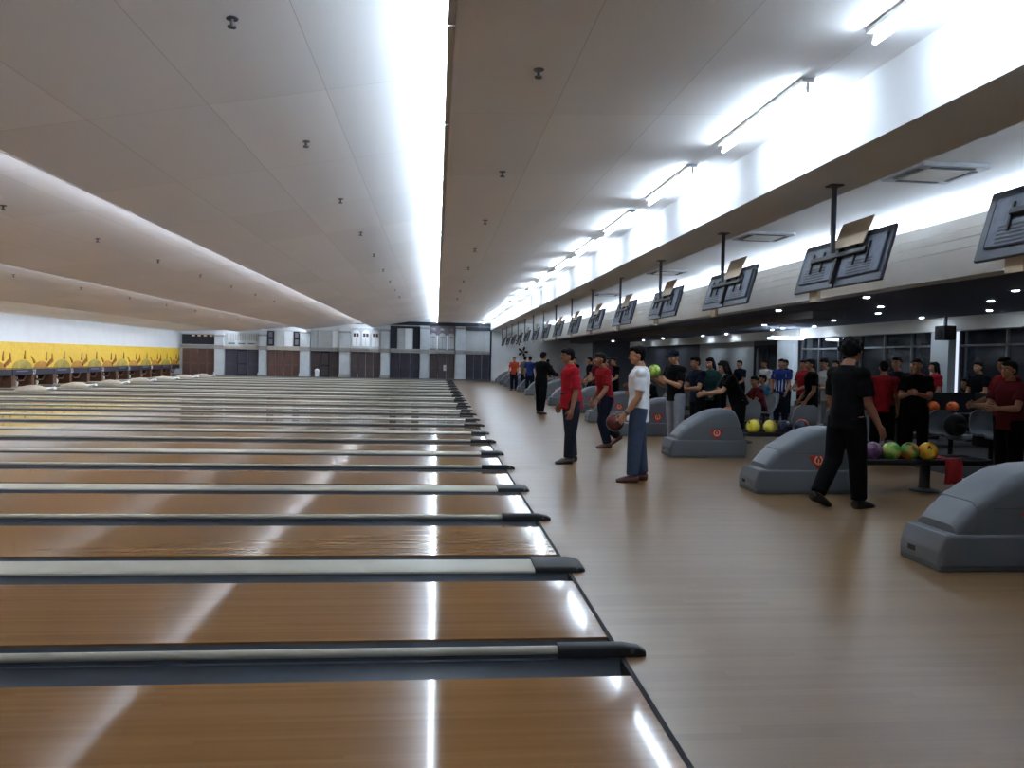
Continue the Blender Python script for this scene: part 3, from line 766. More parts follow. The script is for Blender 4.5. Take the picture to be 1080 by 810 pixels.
t = thing('bottle', (8.80, 13.72, 0.621), 'small white bottle standing left of the orange balls on the dark storage shelf', 'bottle')
MB().lathe([(0.05, 0), (0.055, 0.02), (0.055, 0.17), (0.025, 0.22), (0.025, 0.24)], 14).build('flask', M_whpan, t, smooth=True)
MB().lathe([(0.028, 0.24), (0.028, 0.275)], 12).build('cap', M_steel, t)

# ------------------------------------------------------------------ monitors over the approach
def monitor():
    t = thing('overhead_monitors', (0, 0, 3.30), '', 'monitor')
    MB().rbox(-0.022, 0.022, -0.022, 0.022, -0.69, 0.0, 0.006).build('post', M_steel, t)
    MB().rbox(-0.07, 0.07, -0.07, 0.07, -0.012, 0.0, 0.01).build('mount_plate', M_steel, t)
    Mt = Matrix.Translation((0.03, 0, -0.765)) @ Matrix.Rotation(R_(15), 4, 'Y')
    br = MB(); br.rbox(-0.012, 0.03, -0.55, 0.55, 0.03, 0.08, 0.01, Mt); br.build('crossbar', M_blackp, t)
    for s in (-1, 1):
        y0, y1 = (-0.875, -0.015) if s < 0 else (0.015, 0.875)
        mo = MB(); mo.rbox(0.05, 0.085, y0, y1, -0.27, 0.27, 0.012, Mt); m_o = mo.build('monitor', M_tv, t)
        yc = (y0 + y1) / 2
        bg = MB(); bg.rbox(0.03, 0.052, y0 + 0.06, y1 - 0.10 if s > 0 else y1 - 0.05, -0.19, 0.20, 0.02, Mt); bg.build('back_cover', M_tv2, m_o)
        vents = MB()
        for q in range(5): vents.box(0.026, 0.031, yc - 0.22, yc + 0.22, -0.16 + q * 0.03, -0.15 + q * 0.03, Mt)
        vents.build('vent_slots', M_blackp, m_o)
        for dy in (-0.13, 0.10): MB().rbox(0.012, 0.03, yc + dy, yc + dy + 0.025, -0.08, 0.14, 0.004, Mt).build('bracket_arm', M_blackp, m_o)
        MB().box(0.025, 0.032, yc - 0.33 * s, yc - 0.25 * s, 0.03, 0.09, Mt).build('rating_sticker', M_whpan, m_o)
        MB().box(0.0855, 0.087, y0 + 0.02, y1 - 0.02, -0.23, 0.23, Mt).build('screen', M_blackp, m_o)
    MB().rbox(0.0, 0.05, -0.025, 0.025, -0.24, 0.14, 0.005, Mt).build('spine', M_blackp, t)
    Mb = Matrix.Translation((0.06, 0.0, -0.60)) @ Matrix.Rotation(R_(22), 4, 'Y')
    tb = MB(); tb.box(0.0, 0.01, -0.50, 0.08, -0.05, 0.24, Mb); tb.build('tan_board', M_tan, t)
    MB().box(0.06, 0.10, 0.42, 0.60, -1.15, -1.0).build('sensor_tag', M_tan, t)
    return t
NT = 15
m0 = monitor()
MY = [4.75, 7.75] + [7.75 + 3.12 * k for k in range(1, 14)]
for i, y in enumerate(MY):
    o = m0 if i == 0 else copy_tree(m0)
    o.location = (4.02, y, 3.30)
    tag(o, 'pair of dark scoring monitors hung from the beam, %s to the camera' % nth(i, NT), 'monitor', 'overhead scoring monitors')

# ------------------------------------------------------------------ ceiling fittings
M_ac = mat('cassette_white', srgb(186, 188, 194), 0.5)
for i, (x, y) in enumerate(((5.75, 8.75), (5.75, 13.6), (5.75, 19.5), (5.75, 26.5))):
    t = thing('air_conditioner', (x, y, 3.755), 'white ceiling cassette air conditioner, %s to the camera' % nth(i, 4), 'air conditioner', 'ceiling cassette air conditioners')
    MB().rbox(-0.42, 0.42, -0.42, 0.42, -0.05, 0.0, 0.04).build('panel', M_ac, t)
    MB().rbox(-0.26, 0.26, -0.26, 0.26, -0.058, -0.05, 0.02).build('intake_grille', M_fascia, t)
    for rz in range(4):
        m_ = Matrix.Rotation(rz * PI / 2, 4, 'Z')
        MB().box(-0.26, 0.26, 0.30, 0.36, -0.056, -0.049, m_).build('air_slot', M_blackp, t)
def sprinkler():
    t = thing('sprinkler_head', (0, 0, 0), '', 'sprinkler')
    MB().lathe([(0.04, -0.008), (0.045, 0.0)], 12).build('escutcheon', M_steel, t)
    MB().lathe([(0.012, -0.05), (0.014, 0.0)], 8).build('body', M_plinth, t)
    MB().lathe([(0.03, -0.065), (0.032, -0.055)], 10).build('deflector', M_plinth, t)
    return t
sp0 = None
def zc(x):
    if x > 0.09: return 3.70 + (x - 0.09) / 3.41 * 0.16
    for x0, z0, x1, z1 in ((-4.10, 3.30, 0.09, 4.06), (-8.30, 3.07, -4.10, 3.66), (-12.5, 2.83, -8.30, 3.30), (-19, 2.62, -12.5, 2.96)):
        if x0 < x: return z0 + (x - x0) / (x1 - x0) * (z1 - z0)
for x, ys, wh in ((-1.45, [5.7 + 3.12 * k for k in range(9)], 'just left of the overhead light strip'), (0.76, [6.2 + 3.4 * k for k in range(8)], 'just right of the overhead light strip'),
              (-5.9, [11.4 + 3.0 * k for k in range(7)], 'on the middle ceiling step'), (-9.6, [19.0 + 3.4 * k for k in range(7)], 'on the ceiling step nearest the pins')):
    for i, y in enumerate(ys):
        if sp0 is None: o = sp0 = sprinkler()
        else: o = copy_tree(sp0)
        o.location = (x, y, zc(x))
        tag(o, 'sprinkler head %s, %s to the camera' % (wh, nth(i, len(ys))), 'sprinkler', 'sprinkler heads')
t = thing('loudspeaker', (12.4, 18.2, 2.39), 'black box loudspeaker hanging by the pale column', 'loudspeaker')
MB().rbox(-0.15, 0.15, -0.2, 0.2, -0.25, 0.10, 0.02).build('cabinet', M_blackp, t); MB().box(-0.03, 0.03, -0.03, 0.03, 0.09, 0.34).build('bracket', M_steel, t)
MB().lathe([(0.12, 0), (0.1, 0.01)], 14, Matrix.Translation((-0.15, 0, -0.1)) @ Matrix.Rotation(-PI / 2, 4, 'Y')).build('cone', M_black, t)
for i, (x, y, z, s) in enumerate(((5.6, 50.9, 1.94, 0.17), (5.3, 50.9, 2.55, 0.11))):
    t = thing('wall_fan', (x, y, z), ['large dark wall fan on the white far wall', 'small dark wall fan above the larger one'][i], 'fan')
    MB().lathe([(s * 0.3, -0.1), (s * 0.25, 0.1)], 12, Matrix.Rotation(PI / 2, 4, 'X')).build('motor', M_blackp, t, smooth=True)
    for k in range(5):
        a = 2 * PI * k / 5
        MB().ell((s * 1.2, 0, 0), (s * 0.9, 0.015, s * 0.42), Matrix.Translation((0, -0.1, 0)) @ Matrix.Rotation(a, 4, 'Y')).build('blade', M_blackp, t, smooth=True)

# ------------------------------------------------------------------ seats
M_seat = mat('seat_grey', srgb(136, 144, 154), 0.5, vary=0.04)
def seat():
    t = thing('bucket_seat', (0, 0, 0), '', 'seat')
    # local: sitter faces +x
    rs = []
    for x, z, w_, th in ((0.24, 0.40, 0.19, .03), (0.20, 0.44, 0.215, .03), (0.05, 0.425, 0.225, .03), (-0.12, 0.425, 0.225, .03)):
        rs.append([Vector((x, w_ * c, z + (0.03 * abs(c) ** 3) + dz)) for c, dz in ((-1, 0), (-.6, 0), (0, 0), (.6, 0), (1, 0), (1, -th), (0, -th), (-1, -th))])
    MB().rings(rs).build('seat_shell', M_seat, t, smooth=True)
    rs = []
    for x, z, w_ in ((-0.10, 0.41, 0.225), (-0.19, 0.46, 0.235), (-0.235, 0.56, 0.235), (-0.265, 0.68, 0.225), (-0.285, 0.76, 0.19), (-0.29, 0.80, 0.12)):
        rs.append([Vector((x + (0.035 * abs(c) ** 3) + dx, w_ * c, z)) for c, dx in ((-1, 0), (-.6, 0), (0, 0), (.6, 0), (1, 0), (1, -.03), (0, -.03), (-1, -.03))])
    MB().rings(rs).build('backrest', M_seat, t, smooth=True)
    MB().lathe([(0.17, 0), (0.16, 0.02), (0.035, 0.05), (0.035, 0.41)], 16).build('pedestal', M_blackp, t, smooth=True)
    return t
SEATS = [(7.85, 11.3, -98, 'grey plastic seat behind the second ball rack, left one'), (8.55, 11.35, -102, 'grey plastic seat behind the second ball rack, right one'), (6.10, 12.75, 95, 'grey plastic seat beside the third ball rack'),
         (6.75, 12.9, 95, 'grey plastic seat right of the one beside the third ball rack'), (6.93, 16.25, 185, 'grey plastic seat under the crouching person in dark red'), (4.85, 16.95, 185, 'grey plastic seat under the person in black by the fourth hood'),
         (7.73, 17.9, 185, 'grey plastic seat under the person in cyan'), (11.35, 15.9, 185, 'grey plastic seat under the left dark sitter by the windows'), (12.0, 16.3, 185, 'grey plastic seat under the right dark sitter by the windows'),
         (5.7, 14.1, 90, 'grey plastic seat in front of the person in teal')]
s0 = None
for x, y, a, lb in SEATS:
    if s0 is None: o = s0 = seat()
    else: o = copy_tree(s0)
    o.location = (x, y, 0); o.rotation_euler = (0, 0, R_(a)); tag(o, lb, 'seat', 'grey plastic seats')
t = thing('backpack', (7.84, 11.2, 0.43), 'black rounded backpack lying on a grey seat', 'bag')
MB().ell((0, -0.02, 0.17), (0.18, 0.12, 0.18)).build('bag_body', M_blackp, t, smooth=True)
MB().ell((0.0, -0.12, 0.12), (0.12, 0.05, 0.09)).build('pocket', M_blackp, t, smooth=True)
MB().tube([(-0.04, 0, 0.34), (-0.03, 0, 0.39), (0.03, 0, 0.39), (0.04, 0, 0.34)], 0.01, 6).build('handle', M_blackp, t)

# ------------------------------------------------------------------ people
REMESH = []
SKIN = mat('skin', srgb(172, 122, 92), 0.5, vary=0.04); SKIN2 = mat('skin_tan', srgb(146, 98, 72), 0.5, vary=0.04)
HAIR = mat('hair_black', srgb(20, 18, 20), 0.8, spec=0.2, vary=0.2, scale=40)
EYEM = mat('eye_dark', srgb(24, 18, 16), 0.2); EYEW = mat('eye_white', srgb(225, 222, 216), 0.3); LIPM = mat('lips', srgb(150, 84, 76), 0.5)
def cloth(r, g, b, n): return mat('cloth_' + n, srgb(r, g, b), 0.9, spec=0.12, vary=0.12, scale=9, bump=0.25)
CL = dict(black=cloth(12, 12, 15, 'black'), navy=cloth(24, 28, 42, 'navy'), red=cloth(158, 30, 42, 'red'), red2=cloth(140, 28, 36, 'red2'), maroon=cloth(92, 30, 38, 'maroon'), white=cloth(222, 224, 228, 'white'), jeans=cloth(64, 76, 100, 'jeans'),
          char=cloth(38, 41, 50, 'charcoal'), grey=cloth(140, 146, 156, 'grey'), teal=cloth(44, 74, 74, 'teal'), blue=cloth(40, 56, 116, 'blue'), cyan=cloth(46, 104, 140, 'cyan'), orange=cloth(180, 72, 48, 'orange'), olive=cloth(96, 92, 78, 'olive'),
          shoe=mat('shoe_black', srgb(30, 28, 28), 0.4), shoebr=mat('shoe_brown', srgb(84, 40, 34), 0.5), shoewh=mat('shoe_white', srgb(190, 190, 190), 0.5))
def dirv(fwd, out, side):       # limb direction: degrees forward from straight down, degrees outwards
    f, o = R_(fwd), R_(out)
    return Vector((math.sin(f) * math.cos(o), side * math.sin(o), -math.cos(f) * math.cos(o)))
def fin(mb, name, m, parent, voxel, ratio=None, smooth=4):
    o = mb.build(name, m, parent)
    md = o.modifiers.new('r', 'REMESH'); md.mode = 'VOXEL'; md.voxel_size = voxel; md.use_smooth_shade = True
    sm = o.modifiers.new('s', 'SMOOTH'); sm.factor = 0.5; sm.iterations = smooth
    if ratio:
        dm = o.modifiers.new('d', 'DECIMATE'); dm.ratio = ratio
    REMESH.append(o); return o
def person(label, x, y, face, h, top, bottom, shoe='shoe', lean=0, side_lean=0, arms=((5, 8, 12, 0), (5, 8, 12, 0)), legs=((2, 3, 2), (-2, 3, 2)), head=(0, 0), twist=0,
           sleeve=0.55, hair='short', build=1.0, skin=None, far=False, coat=False, grip=(25, 25), hem=None, stripes=None, collar=False, watch=None, group=None):
    """face: degrees, direction the person looks along (0 = +x). arms = (left, right), each (forward, outward, elbow bend, inward turn of the forearm)."""
    sk = skin or SKIN
    t = thing('person', (x, y, 0), label, 'person', group, R_(face))
    u = h
    spine = Vector((math.sin(R_(lean)), math.sin(R_(side_lean)), math.cos(R_(lean)))).normalized()
    # legs (pelvis at the origin for now)
    hipw = 0.052 * u
    L = []; low = 1e9
    for s, (fw, out, kn) in zip((1, -1), legs):
        hp = Vector((0, s * hipw, 0)); th = dirv(fw, out, s); sh = dirv(fw - kn, out * 0.5, s)
        knee = hp + th * 0.245 * u; ank = knee + sh * 0.232 * u
        pitch = min(0, (fw - kn)) * 0.9            # toes point down when the shin trails
        fd = Vector((math.cos(R_(pitch * 0.7)), 0, math.sin(R_(pitch * 0.7)))) if kn > 35 or fw - kn < -25 else Vector((1, 0, 0))
        L.append((hp, knee, ank, fd)); low = min(low, ank.z - 0.045 * u, (ank + fd * 0.11 * u).z - 0.03 * u)
    base = Vector((0, 0, -low + 0.002))
    def P_(v): return v + base
    sp = lambda a: P_(spine * (a * u))
    tw = Matrix.Rotation(R_(twist), 3, 'Z')
    lat = tw @ Vector((0, 1, 0)); fwd = lat.cross(spine).normalized()
    bw = build
    sec = [(-0.055, .045, .062), (-0.02, .066 * bw, .092), (0.03, .068 * bw, .092), (0.10, .060 * bw, .080), (0.17, .066, .090), (0.235, .068, .100), (0.275, .055, .094), (0.298, .040, .062), (0.315, .032, .036)]
    def torso(mb, inf, lo, hi, widen=1.0):
        pts, rad = [], []
        for a, d, w_ in sec:
            if a < lo or a > hi: continue
            pts.append(sp(a) + fwd * (0.008 * u if 0.15 < a < 0.26 else 0.0)); rad.append((d * u * widen + inf, w_ * u * widen + inf))
        mb.tube(pts, rad, 18, ref=fwd)
    body = MB(); torso(body, 0, -1, 1)
    # neck and head
    nb = sp(0.30); hy_, hp_ = head
    hm = Matrix.Rotation(R_(hy_ + twist), 4, 'Z') @ Matrix.Rotation(R_(hp_), 4, 'Y')
    nt_ = nb + (spine * 0.7 + UP * 0.3).normalized() * 0.044 * u + fwd * 0.014 * u
    body.tube([nb - spine * 0.02 * u, nb + spine * 0.01 * u, nt_], [0.040 * u, 0.033 * u, 0.031 * u], 12)
    hc = nt_ + (hm @ Vector((0.012, 0, 0.050))) * u
    HM = Matrix.Translation(hc) @ hm @ Matrix.Scale(u, 4)
    body.ell((-0.004, 0, 0.012), (0.054, 0.044, 0.053), HM, 18, 12)        # skull
    body.ell((0.016, 0, -0.022), (0.036, 0.036, 0.042), HM, 16, 10)        # face and jaw
    body.ell((0.036, 0, -0.046), (0.014, 0.018, 0.012), HM, 10, 7)         # chin
    body.tube([HM @ Vector((0.049, 0, 0.008)), HM @ Vector((0.058, 0, -0.008)), HM @ Vector((0.062, 0, -0.018)), HM @ Vector((0.050, 0, -0.023))], [0.004 * u, 0.006 * u, 0.009 * u, 0.006 * u], 8)
    for s in (1, -1):
        body.ell((-0.004, s * 0.045, -0.006), (0.011, 0.005, 0.018), HM, 8, 6)
        body.ell((0.045, s * 0.018, 0.012), (0.007, 0.014, 0.005), HM, 8, 6)
        body.ell((0.036, s * 0.024, -0.014), (0.012, 0.010, 0.012), HM, 8, 6)
    # arms and hands
    A = []
    for s, (fw, out, el, inn), gr in zip((1, -1), arms, grip):
        shd = sp(0.262) + lat * (s * 0.104 * u)
        ud = tw @ dirv(fw, out, s); elb = shd + ud * 0.172 * u
        fd = tw @ dirv(fw + el, out, s); fd = (Matrix.Rotation(R_(-s * inn), 3, UP) @ fd).normalized(); wr = elb + fd * 0.148 * u
        A.append((shd, elb, wr, fd))
        body.ell(shd - UP * 0.004 * u, (0.034 * u,) * 3)
        body.tube([shd - lat * (s * 0.02 * u), shd + ud * 0.02 * u, shd + ud * 0.08 * u, elb], [0.030 * u, 0.034 * u, 0.029 * u, 0.024 * u], 12)
        body.tube([elb - fd * 0.01 * u, elb + fd * 0.045 * u, wr], [0.024 * u, 0.0255 * u, 0.0165 * u], 12)
        n_ = -lat * s; n_ = (n_ - fd * n_.dot(fd))
        if n_.length < 0.2: n_ = -fwd - fd * (-fwd).dot(fd)
        n_.normalize(); wv = fd.cross(n_).normalized()
        if wv.dot(fwd + UP * 0.6) < 0: wv = -wv               # thumb side looks forward and up
        pc = wr + fd * 0.052 * u
        body.tube([wr - fd * 0.008 * u, wr + fd * 0.02 * u, pc, pc + fd * 0.006 * u], [(0.013 * u, 0.017 * u), (0.012 * u, 0.022 * u), (0.012 * u, 0.025 * u), (0.009 * u, 0.023 * u)], 10, ref=n_)
        for q, (off, ln) in enumerate(((0.0185, 0.043), (0.006, 0.048), (-0.0065, 0.045), (-0.0185, 0.036))):
            p0 = wr + fd * 0.045 * u + wv * off * u; pts = [p0]; a = gr * 0.5
            d_ = (fd + wv * off * 2.4).normalized(); cur = p0 + d_ * 0.012 * u; pts.append(cur)
            for fr in (0.42, 0.33, 0.25):
                dd = d_ * math.cos(R_(a)) + n_ * math.sin(R_(a)); cur = cur + dd * ln * fr * u; pts.append(cur); a += gr
            body.tube(pts, [0.0058 * u, 0.0056 * u, 0.0054 * u, 0.0050 * u, 0.0042 * u], 8)
        p0 = wr + fd * 0.016 * u + wv * 0.014 * u; td = (fd * 0.7 + wv * 0.7 + n_ * 0.25).normalized()
        p1 = p0 + td * 0.024 * u; p2 = p1 + (fd * 0.85 + wv * 0.3 + n_ * 0.35).normalized() * 0.020 * u; p3 = p2 + (fd + n_ * 0.5).normalized() * 0.014 * u
        body.tube([p0, p1, p2, p3], [0.008 * u, 0.0068 * u, 0.006 * u, 0.0048 * u], 8)
    for hp, knee, ank, fd in L:
        hp, knee, ank = P_(hp), P_(knee), P_(ank)
        body.tube([hp + UP * 0.02 * u, hp.lerp(knee, 0.25), knee], [0.054 * u, 0.050 * u, 0.034 * u], 14)
        body.tube([knee + (hp - knee) * 0.05, knee.lerp(ank, 0.3), ank], [0.033 * u, 0.033 * u, 0.021 * u], 12)
        body.tube([ank - fd * 0.03 * u - UP * 0.018 * u, ank + fd * 0.03 * u - UP * 0.014 * u, ank + fd * 0.10 * u - UP * 0.030 * u], [(0.022 * u, 0.022 * u), (0.022 * u, 0.025 * u), (0.010 * u, 0.026 * u)], 10, ref=UP)
    fin(body, 'body', sk, t, 0.0085 if far else 0.0062, 0.3 if far else 0.35, 2)
    # face details
    for s in (1, -1):
        ey = MB().ell((0.0455, s * 0.0185, 0.003), (0.0050, 0.0075, 0.0045), HM, 10, 7).build('eye', EYEW, t, smooth='all')
        MB().ell((0.0492, s * 0.0185, 0.003), (0.0020, 0.0038, 0.0038), HM, 8, 6).build('iris', EYEM, ey, smooth='all')
        MB().tube([HM @ Vector((0.0478, s * 0.009, 0.014)), HM @ Vector((0.0485, s * 0.02, 0.017)), HM @ Vector((0.041, s * 0.031, 0.014))], [0.002 * u, 0.003 * u, 0.002 * u], 6).build('eyebrow', HAIR, t)
    MB().ell((0.0485, 0, -0.0335), (0.0045, 0.0135, 0.0042), HM, 10, 6).build('mouth', LIPM, t, smooth='all')
    # hair
    hr = MB()
    if hair == 'curly':
        hr.ell((-0.018, 0, 0.026), (0.064, 0.062, 0.060), HM, 16, 10)
        for k in range(26):
            a, e = k * 2.4, -0.3 + 1.7 * k / 26
            hr.ell((-0.020 + 0.058 * math.cos(a) * math.cos(e), 0.058 * math.sin(a) * math.cos(e), 0.026 + 0.050 * math.sin(e)), (0.017, 0.017, 0.017), HM, 8, 6)
    elif hair == 'cap':
        hr.ell((-0.010, 0, 0.026), (0.056, 0.049, 0.046), HM, 16, 10)
    else:
        hr.ell((-0.013, 0, 0.024), (0.055, 0.0485, 0.050), HM, 16, 10)
        hr.ell((-0.030, 0, -0.002), (0.034, 0.042, 0.040), HM, 12, 8)
        hr.ell((0.020, 0, 0.048), (0.034, 0.036, 0.022), HM, 12, 8)
        if hair == 'long':
            hr.tube([HM @ Vector(p) for p in ((-0.035, 0, 0.01), (-0.050, 0, -0.05), (-0.058, 0, -0.12), (-0.055, 0, -0.17))], [(0.03 * u, 0.045 * u), (0.026 * u, 0.046 * u), (0.022 * u, 0.042 * u), (0.012 * u, 0.028 * u)], 12, ref=(1, 0, 0))
            for s in (1, -1): hr.ell((-0.008, s * 0.042, -0.02), (0.026, 0.013, 0.05), HM, 10, 8)
        if hair == 'bun': hr.ell((-0.075, 0, 0.02), (0.026, 0.026, 0.026), HM, 10, 8)
    fin(hr, 'hair', HAIR, t, 0.009, None, 2)
    if hair == 'cap':
        cp = MB(); cp.ell((-0.008, 0, 0.034), (0.060, 0.053, 0.044), HM, 16, 10); cp.tube([HM @ Vector((0.03, 0, 0.028)), HM @ Vector((0.10, 0, 0.020))], [(0.006 * u, 0.042 * u), (0.004 * u, 0.034 * u)], 10, ref=UP)
        fin(cp, 'cap', CL['navy'], t, 0.009, None, 2)
    # shirt
    st = MB(); inf = 0.020 if not coat else 0.030
    hem = hem if hem is not None else (-0.055 if not coat else -0.075)
    pts, rad = [sp(hem), sp(hem + 0.004)], [(0.069 * u * bw + inf * 0.8, 0.097 * u + inf * 0.8), (0.071 * u * bw + inf, 0.098 * u + inf)]
    for a, d, w_ in sec[1:]:
        if a < hem + 0.01: continue
        pts.append(sp(a) + fwd * (0.008 * u if 0.15 < a < 0.26 else 0.0)); rad.append((d * u + inf, w_ * u + inf * (1.0 if a < 0.28 else 0.7)))
    st.tube(pts, rad, 20, ref=fwd)
    for s, (shd, elb, wr, fd) in zip((1, -1), A):
        ud = (elb - shd).normalized()
        st.ell(shd, (0.034 * u + inf * .75,) * 3)
        st.tube([shd - lat * (s * 0.03 * u) + UP * 0.002, shd, shd.lerp(elb, 0.3), shd.lerp(elb, min(1, sleeve + 0.1))], [0.036 * u + inf * .6, 0.037 * u + inf * .6, 0.036 * u + inf * .7, 0.035 * u + inf * .9], 12)
        if sleeve >= 1: st.tube([elb - fd * 0.015 * u, elb + fd * 0.03 * u, elb.lerp(wr, 0.95)], [0.030 * u + inf * .6, 0.029 * u + inf * .6, 0.022 * u + inf * .6], 12)
    sh = fin(st, 'jacket' if coat else 'shirt', CL[top], t, 0.012, None, 3)
    if collar:
        MB().tube([nb + spine * 0.000 * u, nb + spine * 0.022 * u], [0.050 * u, 0.040 * u], 14).build('collar', CL[top], sh, smooth=True)
    if stripes:
        for k in range(-2, 3):
            yy = lat * (k * 0.042 * u)
            for sg in (1, -1):
                pts = [sp(a) + yy + fwd * sg * (math.sqrt(max(0.05, 1 - (k * 0.042 / (w_ + 0.008)) ** 2)) * d * u + inf + 0.002) for a, d, w_ in sec if -0.03 <= a <= 0.26]
                MB().tube(pts, (0.006, 0.012), 6, ref=fwd).build('stripe', CL['white'], sh)
    # trousers
    tr = MB()
    tr.tube([sp(0.088), sp(0.02), P_(Vector((0, 0, -0.02 * u))), P_(Vector((0, 0, -0.07 * u)))], [(0.066 * u * bw + .012, 0.086 * u + .012), (0.071 * u * bw + .012, 0.096 * u + .010), (0.070 * u + .010, 0.097 * u + .010), (0.050 * u, 0.070 * u)], 18, ref=(1, 0, 0))
    for hp, knee, ank, fd in L:
        hp, knee, ank = P_(hp), P_(knee), P_(ank)
        tr.tube([hp + UP * 0.01 * u, hp.lerp(knee, 0.3), knee, knee.lerp(ank, 0.4), ank + (knee - ank) * 0.03], [0.059 * u + .010, 0.056 * u + .014, 0.045 * u + .012, 0.043 * u + .012, 0.038 * u + .012], 14)
    fin(tr, 'trousers', CL[bottom], t, 0.012, None, 3)
    for hp, knee, ank, fd in L:
        ank = P_(ank); sm = MB(); dn = fd.cross(Vector((0, 1, 0))).normalized()
        if dn.z > 0: dn = -dn
        sm.tube([ank - fd * 0.042 * u + dn * 0.022 * u, ank - fd * 0.02 * u + dn * 0.020 * u, ank + fd * 0.03 * u + dn * 0.022 * u, ank + fd * 0.085 * u + dn * 0.031 * u, ank + fd * 0.118 * u + dn * 0.036 * u],
                [(0.024 * u, 0.022 * u), (0.032 * u, 0.031 * u), (0.028 * u, 0.034 * u), (0.019 * u, 0.035 * u), (0.012 * u, 0.026 * u)], 12, ref=UP)
        so = fin(sm, 'shoe', CL[shoe], t, 0.009, None, 2)
    if watch is not None:
        shd, elb, wr, fd = A[watch]
        MB().tube([wr - fd * 0.03, wr - fd * 0.005], 0.0225 * u, 12).build('watch', M_steel, t, smooth=True)
    M4 = Matrix.Translation((x, y, 0)) @ Matrix.Rotation(R_(face), 4, 'Z')
    return t, [M4 @ (a[2] + a[3] * 0.07 * u) for a in A], M4
#PEOPLE
exec_people = True
W = 180
# white T-shirt man, holding a dark ball at his waist
t, hands, M4 = person('man in a white T-shirt and blue jeans standing on the approach with a dark ball', 2.46, 9.36, 168, 1.68, 'white', 'jeans', 'shoebr', lean=-2,
       hem=-0.085, arms=((6, 7, 30, 8), (-8, 8, 16, 0)), legs=((6, 2, 4), (-3, 3, 4)), head=(6, 6), sleeve=0.62, watch=0, grip=(38, 35))
hd = hands[0]
ball(hd.x - 0.03, hd.y + 0.11, hd.z - 0.015, 'maroon', 'dark maroon bowling ball held by the man in the white T-shirt')
# red polo man
person('man in a red polo shirt and charcoal trousers, head turned towards the lanes', 1.93, 11.05, 190, 1.66, 'red', 'char', lean=2, side_lean=-2, arms=((-2, 6, 16, 10), (-8, 26, 18, 0)),
       legs=((6, 3, 2), (-3, 2, 4)), head=(-4, 6), build=1.28, collar=True, sleeve=0.75, skin=SKIN2)
# red shirt man, knees bent
person('man in a red T-shirt bending his knees beside the white T-shirt man', 2.86, 13.05, 192, 1.66, 'red2', 'navy', 'shoebr', lean=7, arms=((10, 8, 30, 5), (-14, 22, 34, -10)), legs=((16, 4, 32), (-2, 5, 46)), head=(-6, 4), sleeve=0.7, skin=SKIN2, watch=0)
# far man in black
person('man in a black jacket and black trousers standing far down the approach', 2.80, 20.8, 40, 1.70, 'black', 'black', lean=3, arms=((35, 14, 30, 20), (38, 10, 42, 20)), legs=((8, 5, 4), (-8, 5, 4)), head=(0, 4), sleeve=1, coat=True, far=True)
# dark man at right with curly hair
person('curly-haired man in black T-shirt and trousers walking past the ball returns', 4.22, 7.72, 22, 1.76, 'black', 'black', 'shoe', lean=0, arms=((4, 5, 20, 10), (6, 9, 24, 6)), legs=((-7, 2, 24), (7, 2, 3)), head=(-6, 4), hair='curly', sleeve=0.65, skin=SKIN2, build=1.05)
# bowlers between the third and fourth hoods
t, hands, M4 = person('person in a dark cap, black top and grey trousers holding a green ball', 4.16, 13.35, 205, 1.70, 'black', 'grey', lean=2, arms=((18, 5, 92, 22), (18, 6, 94, 22)), legs=((3, 4, 3), (-3, 4, 3)), head=(10, 12), sleeve=0.6, hair='cap', far=True)
hm_ = (hands[0] + hands[1]) / 2
ball(hm_.x - 0.05, hm_.y - 0.03, hm_.z + 0.12, 'lime', 'green bowling ball held up by the person in a dark cap')
person('person in a dark T-shirt standing right of the one with the green ball', 4.78, 14.0, 195, 1.60, 'navy', 'black', lean=2, arms=((22, 6, 64, 20), (24, 8, 66, 20)), head=(0, 10), far=True)
person('long-haired person in a dark teal top standing by a grey seat', 5.30, 14.75, 230, 1.60, 'teal', 'black', lean=4, arms=((15, 8, 50, 20), (20, 10, 45, 20)), head=(-10, 14), hair='long', sleeve=1, far=True)
person('long-haired woman in black leaning forward over the third ball rack', 5.06, 12.75, 175, 1.58, 'black', 'black', lean=24, arms=((40, 6, 42, 10), (30, 6, 50, 10)), legs=((2, 4, 4), (-4, 4, 4)), head=(0, 16), hair='long', sleeve=0.6, far=True, build=1.2)
person('person in black sitting behind the fourth hood reaching for the ball', 4.83, 16.95, 190, 1.62, 'black', 'black', lean=18, arms=((40, 8, 60, 15), (42, 8, 62, 15)), legs=((84, 8, 86), (84, 8, 86)), head=(0, 4), far=True)
# seating area crowd
person('person in dark red sitting low beside the yellow balls', 6.95, 16.25, 185, 1.60, 'maroon', 'black', lean=14, arms=((35, 8, 40, 15), (35, 8, 40, 15)), legs=((84, 10, 88), (84, 10, 88)), head=(20, 8), far=True)
person('person in a blue and white striped shirt standing among the crowd', 8.45, 18.6, 225, 1.62, 'blue', 'navy', arms=((5, 8, 30, 20), (5, 8, 30, 20)), stripes=True, far=True)
person('person in a red shirt right of the striped shirt', 8.55, 17.6, 200, 1.60, 'red2', 'black', arms=((12, 8, 60, 30), (12, 8, 60, 30)), far=True)
person('person in a white shirt standing behind the seated dark red one', 8.6, 19.9, 200, 1.60, 'white', 'char', arms=((5, 8, 20, 5), (5, 8, 20, 5)), far=True)
person('person in a cyan top sitting behind the dark red sitter', 7.75, 17.9, 185, 1.58, 'cyan', 'black', lean=5, arms=((25, 8, 50, 15), (25, 8, 50, 15)), legs=((84, 8, 86), (84, 8, 86)), far=True)
person('person in black standing left of the white jersey', 7.05, 14.2, 170, 1.60, 'black', 'black', arms=((5, 8, 30, 10), (5, 8, 30, 10)), far=True)
